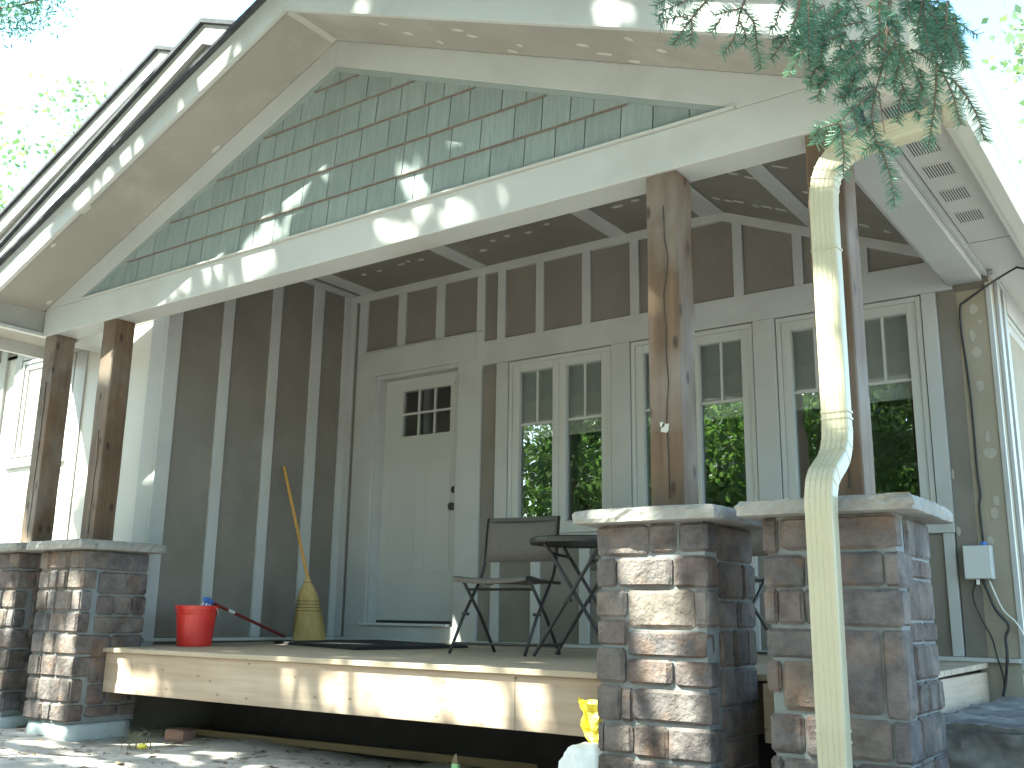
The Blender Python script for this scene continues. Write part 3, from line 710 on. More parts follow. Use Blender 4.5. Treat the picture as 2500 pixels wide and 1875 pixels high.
# ================================================================== cedar posts
def post(x0, label, n):
    rr = random.Random(n); b = MB(); w = .153; x1 = x0+w; ya, yb = -2.308, -2.157; vs = []; fs = []; N = 26
    prof = [(x0+.006, ya), (x1-.006, ya), (x1, ya+.006), (x1, yb-.006), (x1-.006, yb), (x0+.006, yb), (x0, yb-.006), (x0, ya+.006)]
    for i in range(N+1):
        z = .6255+(2.158-.6255)*i/N
        for (px, py) in prof:
            vs.append((px+nz((px*4, py*4, z), 4, .0025, n), py+nz((px*4, py*4, z), 5, .0025, n+4), z))
    k = len(prof)
    for i in range(N): fs += [(i*k+j, i*k+(j+1) % k, (i+1)*k+(j+1) % k, (i+1)*k+j) for j in range(k)]
    fs += [tuple(range(k-1, -1, -1)), tuple(range(N*k, N*k+k))]
    t = thing('wooden_post', ((x0+x1)/2, -2.23, .626), label, 'post', 'brown cedar posts under the porch beam')
    b.add(vs, fs).build('timber', M['post'], t)
    # drying check: a thin dark split that wanders down the front face
    pts = []; z = 2.0 if n == 2 else rr.uniform(1.3, 1.9); x = x0+w*.6
    zend = .68
    m = 16
    for i in range(m+1):
        zz = z+(zend-z)*i/m
        pts.append((x+nz((zz*3, n, 0), 2, .022, n), zz))
    vs = [(px-.0016, ya-.0032, pz) for px, pz in pts]+[(px+.0016, ya-.0032, pz) for px, pz in pts]
    vs += [(px-.0016, ya+.004, pz) for px, pz in pts]+[(px+.0016, ya+.004, pz) for px, pz in pts]; q = m+1
    fs = []
    for i in range(m): fs += [(i, i+1, q+i+1, q+i), (2*q+i, 2*q+i+1, i+1, i), (q+i, q+i+1, 3*q+i+1, 3*q+i)]
    MB().add(vs, fs).build('crack', M['slot'], t)
    if n == 2:
        for c, s in (((x0+.062, 1.0), 3), ((x0+.075, .985), 8)):
            pl = MB().disc((0, 0, 0), .014 if s == 3 else .020, .013 if s == 3 else .022, 'y', 10, s)
            MB().prism([(c[0]+p, c[1]+r) for p, r in pl], ya-.004, ya+.002).build('paint_daub', M['filler'], t)
    return t
post(-.83, 'dark cedar post at the far left of the porch', 0)
post(-.09, 'rust brown cedar post on the left pillar beside the deck', 1)
post(4.167, 'thick brown cedar post with a long crack and white paint daub', 2)
post(4.909, 'cedar post half hidden behind the cream downspout', 3)

# ================================================================== deck
deck = thing('porch_deck', (2.6, -1.1, -.58), 'low pine porch deck with a deep rim board', 'deck')
dz = lambda y: -.0245*(-y/2.273)-.0135
yb = -.046; i = 0
while yb > -2.27:
    ya = yb-.138
    x0, x1 = (.025, 5.005) if ya > -1.97 else (.247, 3.99)
    if ya < -1.83 and ya > -1.97: x0 = .12
    last = ya < -2.15
    if last: ya = -2.273
    th = .028
    MB().add([(x0, ya, dz(ya)-th), (x1, ya, dz(ya)-th), (x1, yb, dz(yb)-th), (x0, yb, dz(yb)-th), (x0, ya, dz(ya)), (x1, ya, dz(ya)), (x1, yb, dz(yb)), (x0, yb, dz(yb))],
             [(3,2,1,0),(4,5,6,7),(0,1,5,4),(1,2,6,5),(2,3,7,6),(3,0,4,7)]).build('deck_board', M['deck'], deck, .004)
    yb = ya-.005; i += 1
    if last: break
for a, b in ((.252, 3.43), (3.432, 3.988)): box('rim_board', M['pine_x'], deck, a, b, -2.248, -2.21, -.308, -.068, .003)
box('rim_board', M['pine_x'], deck, 4.50, 4.715, -1.98, -1.945, -.30, -.066, .003)
box('rim_board', M['pine_y'], deck, 4.965, 4.995, -1.97, -.03, -.30, -.064, .003)
box('rim_board', M['pine_y'], deck, .252, .285, -2.2095, -1.9, -.305, -.07, .003)
for x in np.arange(.7, 4.9, .61): box('joist', M['old_wood'], deck, x, x+.038, -2.2, -.1, -.29, -.075)
box('under_deck_sheet', M['black_sheet'], deck, .62, 4.9, -1.66, -1.65, -.6, -.2)  # plain black upright sheet set back under the deck
tag(MB().add([(.5, -1.83, -.57), (4.1, -1.60, -.585), (4.1, -1.57, -.585), (.5, -1.80, -.57), (.5, -1.83, -.535), (4.1, -1.60, -.535), (4.1, -1.57, -.535), (.5, -1.80, -.535)],
    [(3,2,1,0),(4,5,6,7),(0,1,5,4),(1,2,6,5),(2,3,7,6),(3,0,4,7)]).build('lumber_board', M['old_wood'], None, .003), 'long tan board lying on the dirt under the deck', 'board')

# ================================================================== downspout
dsp = thing('downspout', (5.0, -2.64, -.585), 'cream fluted downspout with two bends in front of the right pillar', 'downspout')
def ds_profile(w, d, flute=True):
    a, c = w/2, d/2; p = []
    n = 4
    for k in range(n):                                     # grooved front face, left to right
        u0 = -a+.012+(w-.024)*k/n; u1 = u0+(w-.024)/n
        p += [(u0, c), (u0+(u1-u0)*.36, c), (u0+(u1-u0)*.5, c-.0022), (u0+(u1-u0)*.64, c)]
    p += [(a-.012, c), (a-.003, c-.003), (a, c-.012), (a, -c+.012), (a-.012, -c), (-a+.012, -c), (-a, -c+.012), (-a, c-.012), (-a+.003, c-.003)]
    return p
def arc_pts(p0, p1, p2, n=6):
    p0, p1, p2 = Vector(p0), Vector(p1), Vector(p2)
    return [((1-t)**2)*p0+2*t*(1-t)*p1+t*t*p2 for t in [k/n for k in range(n+1)]]
DP = ds_profile(.100, .072); DN = (0, -1, 0)
MB().sweep([(5.005, -2.64, -.50), (5.005, -2.64, .56)], DP, DN).build('lower_pipe', M['metal'], dsp, .001)
jog = arc_pts((5.005, -2.64, .555), (5.005, -2.64, .665), (5.005, -2.575, .70), 6)+arc_pts((5.005, -2.50, .745), (5.003, -2.405, .80), (5.003, -2.402, .90), 6)
def ripple(path, a, b, n0, name):
    dp = ds_profile(.1015, .0735)
    return MB().sweep(path, dp, n0).build(name, M['metal'], dsp)
ripple(jog, 0, 0, DN, 'offset_elbow')
MB().sweep([(5.003, -2.402, .895), (5.003, -2.40, 1.80)], DP, DN).build('upper_pipe', M['metal'], dsp, .001)
top = arc_pts((5.003, -2.40, 1.79), (5.003, -2.40, 2.0), (5.16, -2.37, 2.03), 9)+[Vector((5.30, -2.34, 2.055)), Vector((5.43, -2.31, 2.08))]
ripple(top, 0, 0, DN, 'top_elbow')
MB().sweep([(5.485, -2.30, 2.05), (5.485, -2.30, 2.126)], ds_profile(.075, .06), DN).build('outlet', M['metal'], dsp)
for k in range(7):                                         # crimp ribs round the elbow
    p0, p1 = top[1+k], top[2+k]; mid = (p0+p1)/2; t = (p1-p0).normalized()*.003
    MB().sweep([mid-t, mid+t], ds_profile(.106, .078), DN).build('crimp', M['metal'], dsp)
for k in (1, 3, 5, 8, 10, 12):
    p0, p1 = jog[k], jog[min(k+1, len(jog)-1)]; mid = (p0+p1)/2; t = (p1-p0).normalized()*.002
    MB().sweep([mid-t, mid+t], ds_profile(.1045, .0765), DN).build('crimp', M['metal'], dsp)
for z, y in ((.93, -2.402), (.955, -2.402), (1.60, -2.401), (-.20, -2.64), (-.165, -2.64)):
    MB().sweep([(5.004, y, z-.004), (5.004, y, z+.004)], ds_profile(.106, .078), DN).build('band', M['metal'], dsp)

# ================================================================== electrical box and cables
eb = thing('electrical_box', (5.0, -.02, .425), 'small grey electrical box on the wall by the house corner', 'electrical box')
box('body', M['grey_box'], eb, 4.930, 5.076, -.075, -.006, .428, .612, .006)
box('cover', M['grey_box'], eb, 4.934, 5.072, -.081, -.0755, .432, .608, .003)
MB().tube([(5.036, -.045, .6125), (5.036, -.045, .632)], .017, 12).build('fitting', M['blue'], eb)
box('clip', M['label'], eb, 4.985, 5.0, -.06, -.04, .40, .4275)
def smooth_path(pts, n=5):
    P = [Vector(p) for p in pts]; out = []
    for i in range(len(P)-1):
        p0, p1, p2, p3 = P[max(i-1, 0)], P[i], P[i+1], P[min(i+2, len(P)-1)]
        for k in range(n):
            t = k/n; out.append(.5*((2*p1)+(-p0+p2)*t+(2*p0-5*p1+4*p2-p3)*t*t+(-p0+3*p1-3*p2+p3)*t**3))
    return out+[P[-1]]
def cable(pts, r, mat, label):
    tag(MB().tube(smooth_path(pts), r, 6).build('cable', mat, None, smooth=True), label, 'cable')
cable([(5.60, .35, 2.19), (5.36, .05, 2.195), (5.32, .02, 2.19), (5.17, -.03, 2.096), (5.053, -.02, 2.03), (5.021, -.016, 2.0), (5.015, -.014, 1.86), (5.029, -.014, 1.606), (5.034, -.014, 1.384), (5.033, -.014, 1.03), (5.038, -.014, .9), (5.027, -.014, .83), (5.03, -.02, .67), (5.036, -.045, .63)], .0065, M['cable'], 'black cable running down the wall from the soffit into the grey box')
cable([(4.983, -.04, .428), (4.955, -.03, .337), (4.986, -.025, .222), (5.031, -.025, .118), (5.054, -.055, .025), (5.074, -.03, -.104), (5.06, -.04, -.20)], .0045, M['cable'], 'thin dark cable drooping from the left underside of the grey box')
cable([(5.015, -.04, .428), (5.064, -.04, .27), (5.123, -.04, .186), (5.104, -.04, .12), (5.106, -.06, .018), (5.084, -.05, -.112), (5.059, -.05, -.21)], .0075, M['cable'], 'thick kinked black cable dropping from the grey box to the stone step')
cable([(5.045, -.04, .428), (5.098, -.03, .271), (5.162, -.03, .196), (5.2, -.03, .11), (5.215, .1, .03), (5.22, .3, -.1)], .005, M['cable_w'], 'off white cable leading from the grey box around the house corner')

# ================================================================== things on the porch
# red bucket
bk = thing('bucket', (.425, -1.715, 0), 'red plastic bucket standing against the left porch wall', 'bucket')
zb = dz(-1.70)
MB().lathe([(0, .004), (.102, .004), (.108, 0), (.112, .01), (.130, .20), (.132, .232), (.141, .234), (.143, .262), (.139, .264), (.134, .262), (.128, .2), (.105, .015), (0, .012)], (.425, -1.715, zb), 36).build('pail', M['red'], bk, smooth=False)
MB().lathe([(.1325, .205), (.1355, .208), (.1355, .214), (.1325, .217)], (.425, -1.715, zb), 36).build('rib', M['red'], bk)
MB().tube([(.425+.141*math.cos(a), -1.715+.141*math.sin(a), zb+.25-.06*math.sin(max(0, (a-.4)/2.4*math.pi))) for a in [.4+2.4*k/14 for k in range(15)]], .003, 6).build('bail', M['label'], bk)
# mop leaning in the bucket, handle end on the deck behind the broom
mp = thing('mop', (.3, -.8, 0), 'mop with dark red handle resting on the red bucket rim', 'mop')
a, b = Vector((.46, -1.62, zb+.285)), Vector((.20, -.72, .018)); d = (b-a).normalized()
MB().tube([a-d*.02, b], .0115, 10).build('handle', M['darkred'], mp)
MB().tube([a+d*.19, a+d*.265], .0123, 10).build('label', M['label'], mp)
MB().tube([a-d*.09, a-d*.05, a-d*.0], [.016, .022, .014], 10).build('socket', M['blue'], mp)
for k in range(14):
    an = k*2*math.pi/14; c = Vector((.435, -1.675, zb+.25))
    MB().tube([a-d*.05, c+Vector((math.cos(an)*.05, math.sin(an)*.05, -.01)), c+Vector((math.cos(an)*.08, math.sin(an)*.08, -.12))], [.007, .008, .006], 5).build('strand', M['blue'] if k % 3 == 0 else M['label'], mp)
# corn broom leaning on the wall
br = thing('broom', (.42, -.7, 0), 'corn broom with wooden handle leaning on the left porch wall', 'broom')
zb2 = dz(-.7); nk = Vector((.392, -.70, .46)); tp = Vector((.035, -.69, 1.335)); bs = Vector((.455, -.70, zb2+.002))
MB().tube([nk-(tp-nk).normalized()*.06, nk.lerp(tp, .5), tp], [.0125, .012, .0115], 12).build('handle', M['handle'], br, smooth=False)
side_v = Vector((.72, .69, 0)).normalized(); dpt = Vector((-.69, .72, 0)).normalized()
def broom_ring(t, w, d):
    c = nk.lerp(bs, t); return [c+side_v*w*math.cos(2*math.pi*k/20)+dpt*d*math.sin(2*math.pi*k/20) for k in range(20)]
prof = [(-.02, .016, .016), (.06, .024, .022), (.13, .042, .032), (.22, .064, .040), (.34, .080, .042), (.50, .094, .042), (.75, .113, .046), (.93, .122, .05), (1.0, .116, .05)]
vs = []; fs = []
for t, w, d_ in prof: vs += broom_ring(t, w, d_)
for i in range(len(prof)-1): fs += [(i*20+k, i*20+(k+1) % 20, (i+1)*20+(k+1) % 20, (i+1)*20+k) for k in range(20)]
fs.append(tuple(range((len(prof)-1)*20, len(prof)*20)))
MB().add(vs, fs).build('bristle_head', M['straw'], br)
sv = []; sf = []
for k in range(900):                                       # loose straws over the head
    an = random.uniform(0, 2*math.pi); t0 = random.uniform(.12, .75); t1 = min(1.03, t0+random.uniform(.15, .5))
    def at_(t):
        for i in range(len(prof)-1):
            if prof[i][0] <= t <= prof[i+1][0]:
                q = (t-prof[i][0])/(prof[i+1][0]-prof[i][0]); w = prof[i][1]+(prof[i+1][1]-prof[i][1])*q; dd = prof[i][2]+(prof[i+1][2]-prof[i][2])*q; break
        else: w, dd = prof[-1][1], prof[-1][2]
        return nk.lerp(bs, min(t, .999))+side_v*(w+.002)*math.cos(an)+dpt*(dd+.002)*math.sin(an)
    p, q = at_(t0), at_(t1); tn = Vector((-math.sin(an), math.cos(an), 0)); tn = (side_v*tn.x+dpt*tn.y)*.0011
    o = len(sv); sv += [p-tn, p+tn, q+tn, q-tn]; sf.append((o, o+1, o+2, o+3))
so = link('straw', np_mesh('straw', [tuple(v) for v in sv], sf), M['straw'], br); so['kind'] = 'stuff'
for t in (.08, .37, .42, .47, .52):
    for i in range(len(prof)-1):
        if prof[i][0] <= t <= prof[i+1][0]:
            q = (t-prof[i][0])/(prof[i+1][0]-prof[i][0]); w = prof[i][1]+(prof[i+1][1]-prof[i][1])*q; dd = prof[i][2]+(prof[i+1][2]-prof[i][2])*q
    rg = broom_ring(t, w+.004, dd+.004); MB().tube(rg+[rg[0]], .0022, 5, cap=False).build('stitching', M['thread'], br)
# door mat
tag(MB().add([(.42, -1.02, dz(-1.02)+.002), (1.62, -1.42, dz(-1.42)+.002), (1.90, -.62, dz(-.62)+.002), (.72, -.22, dz(-.22)+.002),
     (.43, -1.015, dz(-1.02)+.02), (1.615, -1.41, dz(-1.42)+.02), (1.89, -.625, dz(-.62)+.02), (.725, -.23, dz(-.22)+.02)],
    [(3,2,1,0),(4,5,6,7),(0,1,5,4),(1,2,6,5),(2,3,7,6),(3,0,4,7)]).build('door_mat', M['mat'], None, .003), 'flat black mat lying on the deck before the white door', 'door mat')
# folding chairs and table
def folding_chair(loc, rz, label):
    t = thing('folding_chair', (0, 0, 0), label, 'chair', 'folding sling chairs on the porch')
    T = M['black']; r = .0095; w = .245
    for s in (-1, 1):
        MB().tube([(s*w, -.235, 0), (s*w, -.10, .20), (s*w, .10, .44), (s*w, .135, .52), (s*w, .175, .80)], r, 8).build('leg', T, t, smooth=True)       # front foot up into the back
        MB().tube([(s*(w-.024), .235, 0), (s*(w-.024), .05, .22), (s*(w-.024), -.16, .425)], r, 8).build('leg', T, t, smooth=True)
        MB().tube([(s*(w-.012), -.20, .418), (s*(w-.012), .21, .405)], r, 8).build('seat_rail', T, t, smooth=True)
        MB().tube([(s*(w-.03), -.085, .22), (s*(w+.014), -.085, .22)], .009, 8).build('pivot', T, t)
    MB().tube([(-w, -.20, .055), (w, -.20, .055)], r*.8, 8).build('stretcher', T, t)
    MB().tube([(-w+.024, .20, .045), (w-.024, .20, .045)], r*.8, 8).build('stretcher', T, t)
    MB().tube([(-w+.024, -.10, .36), (w-.024, -.10, .36)], r*.8, 8).build('stretcher', T, t)
    def sheet(pts, name):
        vs = []; fs = []; n = 10
        for (y, z) in pts:
            for k in range(n+1):
                u = -1+2*k/n; sag = .016*(1-u*u)
                vs.append((u*(w-.002), y+(sag if name == 'back_sling' else 0), z-(sag if name != 'back_sling' else 0)))
        for i in range(len(pts)-1): fs += [(i*(n+1)+k, i*(n+1)+k+1, (i+1)*(n+1)+k+1, (i+1)*(n+1)+k) for k in range(n)]
        o = MB().add(vs, fs).build(name, M['sling'], t, smooth=True); m = o.modifiers.new('thick', 'SOLIDIFY'); m.thickness = .005; return o
    sheet([(-.235, .405), (-.225, .43), (-.19, .436), (-.08, .424), (.08, .415), (.20, .418)], 'seat_sling')
    sheet([(.137, .53), (.15, .62), (.163, .72), (.176, .802)], 'back_sling')
    MB().tube([(-w, .172, .775), (w, .172, .775)], .004, 6).build('hem', T, t)
    t.location = loc; t.rotation_euler = (0, 0, rz)
    return t
folding_chair((2.66, -1.24, dz(-1.24)+.009), math.radians(6), 'folding sling chair beside the front door, left of the round table')
folding_chair((3.98, -1.22, dz(-1.22)+.009), math.radians(-18), 'folding sling chair mostly hidden behind the stone pillars')
tb = thing('bistro_table', (3.16, -1.22, 0), 'small round black bistro table with crossed legs', 'table')
zt = dz(-1.2)
MB().lathe([(0, .625), (.27, .625), (.297, .618), (.30, .632), (.30, .646), (.292, .652), (0, .652)], (3.16, -1.22, zt), 40).build('tabletop', M['black'], tb, .001)
ca, sa = math.cos(.25), math.sin(.25)
TL = lambda x, y, z: (3.16+x*ca-y*sa, -1.22+x*sa+y*ca, zt+z)
for s in (-1, 1):
    MB().tube([TL(-.22, s*.19, .01), TL(.17, s*.19, .62)], .0105, 8).build('leg', M['black'], tb)
    MB().tube([TL(.22, s*.165, .01), TL(-.17, s*.165, .62)], .0105, 8).build('leg', M['black'], tb)
for x, z, y in ((-.19, .065, .19), (.19, .065, .165), (.13, .56, .19), (-.13, .56, .165), (.10, .52, .19)):
    MB().tube([TL(x, -y, z), TL(x, y, z)], .009, 8).build('crossbar', M['black'], tb)
for s in (-1, 1): MB().tube([TL(-.02, s*.16, .31), TL(-.02, s*.2, .31)], .012, 8).build('pivot', M['black'], tb)
for s in (-1, 1): MB().box(*sorted((TL(.10, s*.12, 0)[0]-.015, TL(.10, s*.12, 0)[0]+.02)), *sorted((TL(.1, s*.12, 0)[1]-.012, TL(.1, s*.12, 0)[1]+.012)), zt+.47, zt+.53).build('latch', M['black'], tb, .004)

# ================================================================== things on the ground
def crumple(c, r, seed, amp, sc, n=20, flat=None):
    vs = []; fs = []
    for i in range(n+1):
        th = math.pi*i/n
        for k in range(2*n):
            ph = math.pi*k/n; d = Vector((math.sin(th)*math.cos(ph), math.sin(th)*math.sin(ph), math.cos(th)))
            q = 1+nz(d, sc, amp, seed)+nz(d, sc*2.3, amp*.5, seed+4)
            p = Vector((d.x*r[0]*q, d.y*r[1]*q, d.z*r[2]*q))
            vs.append((c[0]+p.x, c[1]+p.y, max(c[2]+p.z, flat if flat is not None else -9)))
    m = 2*n
    for i in range(n): fs += [(i*m+k, i*m+(k+1) % m, (i+1)*m+(k+1) % m, (i+1)*m+k) for k in range(m)]
    return MB().add(vs, fs)
ws = crumple((3.90, -2.38, -.46), (.125, .11, .15), 5, .22, 1.3, 22, -.59).build('sack', M['sack'], None); tag(ws, 'crumpled white sack on the ground against the stone pillar', 'sack')
yv = []; yf = []
for i in range(13):
    for k in range(11):
        u, v = i/12, k/10
        x = 3.825+.135*u+.03*(1-v)*0+nz((u, v, 0), 3, .03, 1)+.045*(1-v)*(1-u); z = -.135-.20*(1-v)+nz((u, v, 1), 2.5, .02, 2)-.01*u
        y = -2.33-.05*math.sin(u*3)*v+nz((u, v, 2), 4, .055, 3)
        yv.append((x, y, z))
for i in range(12): yf += [(i*11+k, (i+1)*11+k, (i+1)*11+k+1, i*11+k+1) for k in range(10)]
yb_ = MB().add(yv, yf).build('plastic_bag', M['yellow'], None); tag(yb_, 'bright yellow plastic bag tucked beside the stone pillar above the white sack', 'bag')
m = yb_.modifiers.new('thick', 'SOLIDIFY'); m.thickness = .004
sl = crisp(rock(5.045, 6.75, -1.80, -.10, -.66, -.205, 77, .030, .05, 56).build('stone_step', M['slab'], None), 40); tag(sl, 'big dark armour stone step at the right end of the deck', 'stone')
st = thing('garden_stake', (2.95, -2.06, -.62), 'short pointed wooden stake with a pale green base under the deck edge', 'stake')
MB().add([(2.935, -2.075, -.51), (2.975, -2.075, -.51), (2.975, -2.055, -.51), (2.935, -2.055, -.51), (2.95, -2.065, -.465), (2.96, -2.065, -.465)], [(0, 1, 5, 4), (1, 2, 5), (2, 3, 4, 5), (3, 0, 4), (3, 2, 1, 0)]).build('tip', M['old_wood'], st)
box('shaft', M['green'], st, 2.937, 2.973, -2.074, -2.056, -.66, -.5105)
wd = MB()
for k in range(46):
    an = random.uniform(0, 6.28); L = random.uniform(.05, .13); bx_, by_ = .80+random.gauss(0, .05), -2.34+random.gauss(0, .04)
    p0 = Vector((bx_, by_, -.60)); p2 = p0+Vector((math.cos(an)*L*.7, math.sin(an)*L*.7, L)); p1 = p0+Vector((math.cos(an)*L*.15, math.sin(an)*L*.15, L*.7))
    wd.tube([p0, p1, p2], [.0016, .0013, .0004], 4)
tag(wd.build('weed', M['dry'], None), 'tuft of dry weed on the ground near the left pillar', 'weed')
lf = crumple((.93, -2.40, -.565), (.032, .024, .016), 9, .2, 2.5, 8); tag(lf.build('fallen_fruit', M['yellow'], None, smooth=True), 'small yellow lump lying on the sandy ground by the weed', 'fruit')
bq = rock(.55, .74, -1.98, -1.88, -.60, -.525, 31, .004, .006, 4).build('brick', M['brick'], None, smooth=False); tag(bq, 'single old brick on the dirt beneath the deck', 'brick')

# ================================================================== trees
def leaf_cloud(P, L, Wd, rng, droop=.0):
    n = len(P); u = rng.normal(size=(n, 3)); u /= np.linalg.norm(u, axis=1)[:, None]
    w = rng.normal(size=(n, 3)); w -= (w*u).sum(1)[:, None]*u; w /= np.linalg.norm(w, axis=1)[:, None]
    s = rng.uniform(.7, 1.25, (n, 1)); nrm = np.cross(u, w)*.12*L
    V = np.stack([P+u*s*L/2, P+w*s*Wd/2+nrm, P-u*s*L/2, P-w*s*Wd/2+nrm], 1).reshape(-1, 3)
    return V, np.arange(4*n).reshape(n, 4)
def trunk_mb(base, top, r0, r1, seed, limbs, crown):
    rr = random.Random(seed); b = MB(); base, top = Vector(base), Vector(top); N = 9
    path = [base.lerp(top, i/N)+Vector((nz((i*.5, seed, 0), 1, .22), nz((i*.5, 0, seed), 1, .22), 0))*(1 if 0 < i else 0) for i in range(N+1)]
    b.tube(path, [r0*(1.25 if i == 0 else 1)+(r1-r0)*i/N for i in range(N+1)], 10)
    for k in range(limbs):
        t = rr.uniform(.5, .97); p = path[int(t*N)]; c = Vector(crown[0]); a = rr.uniform(0, 6.28)
        q = c+Vector((math.cos(a)*crown[1][0]*.75, math.sin(a)*crown[1][1]*.75, rr.uniform(-.5, .7)*crown[1][2]))
        md = p.lerp(q, .5)+Vector((0, 0, .25))
        b.tube([p, md, q], [r0*.33, r0*.2, r0*.05], 6)
    return b
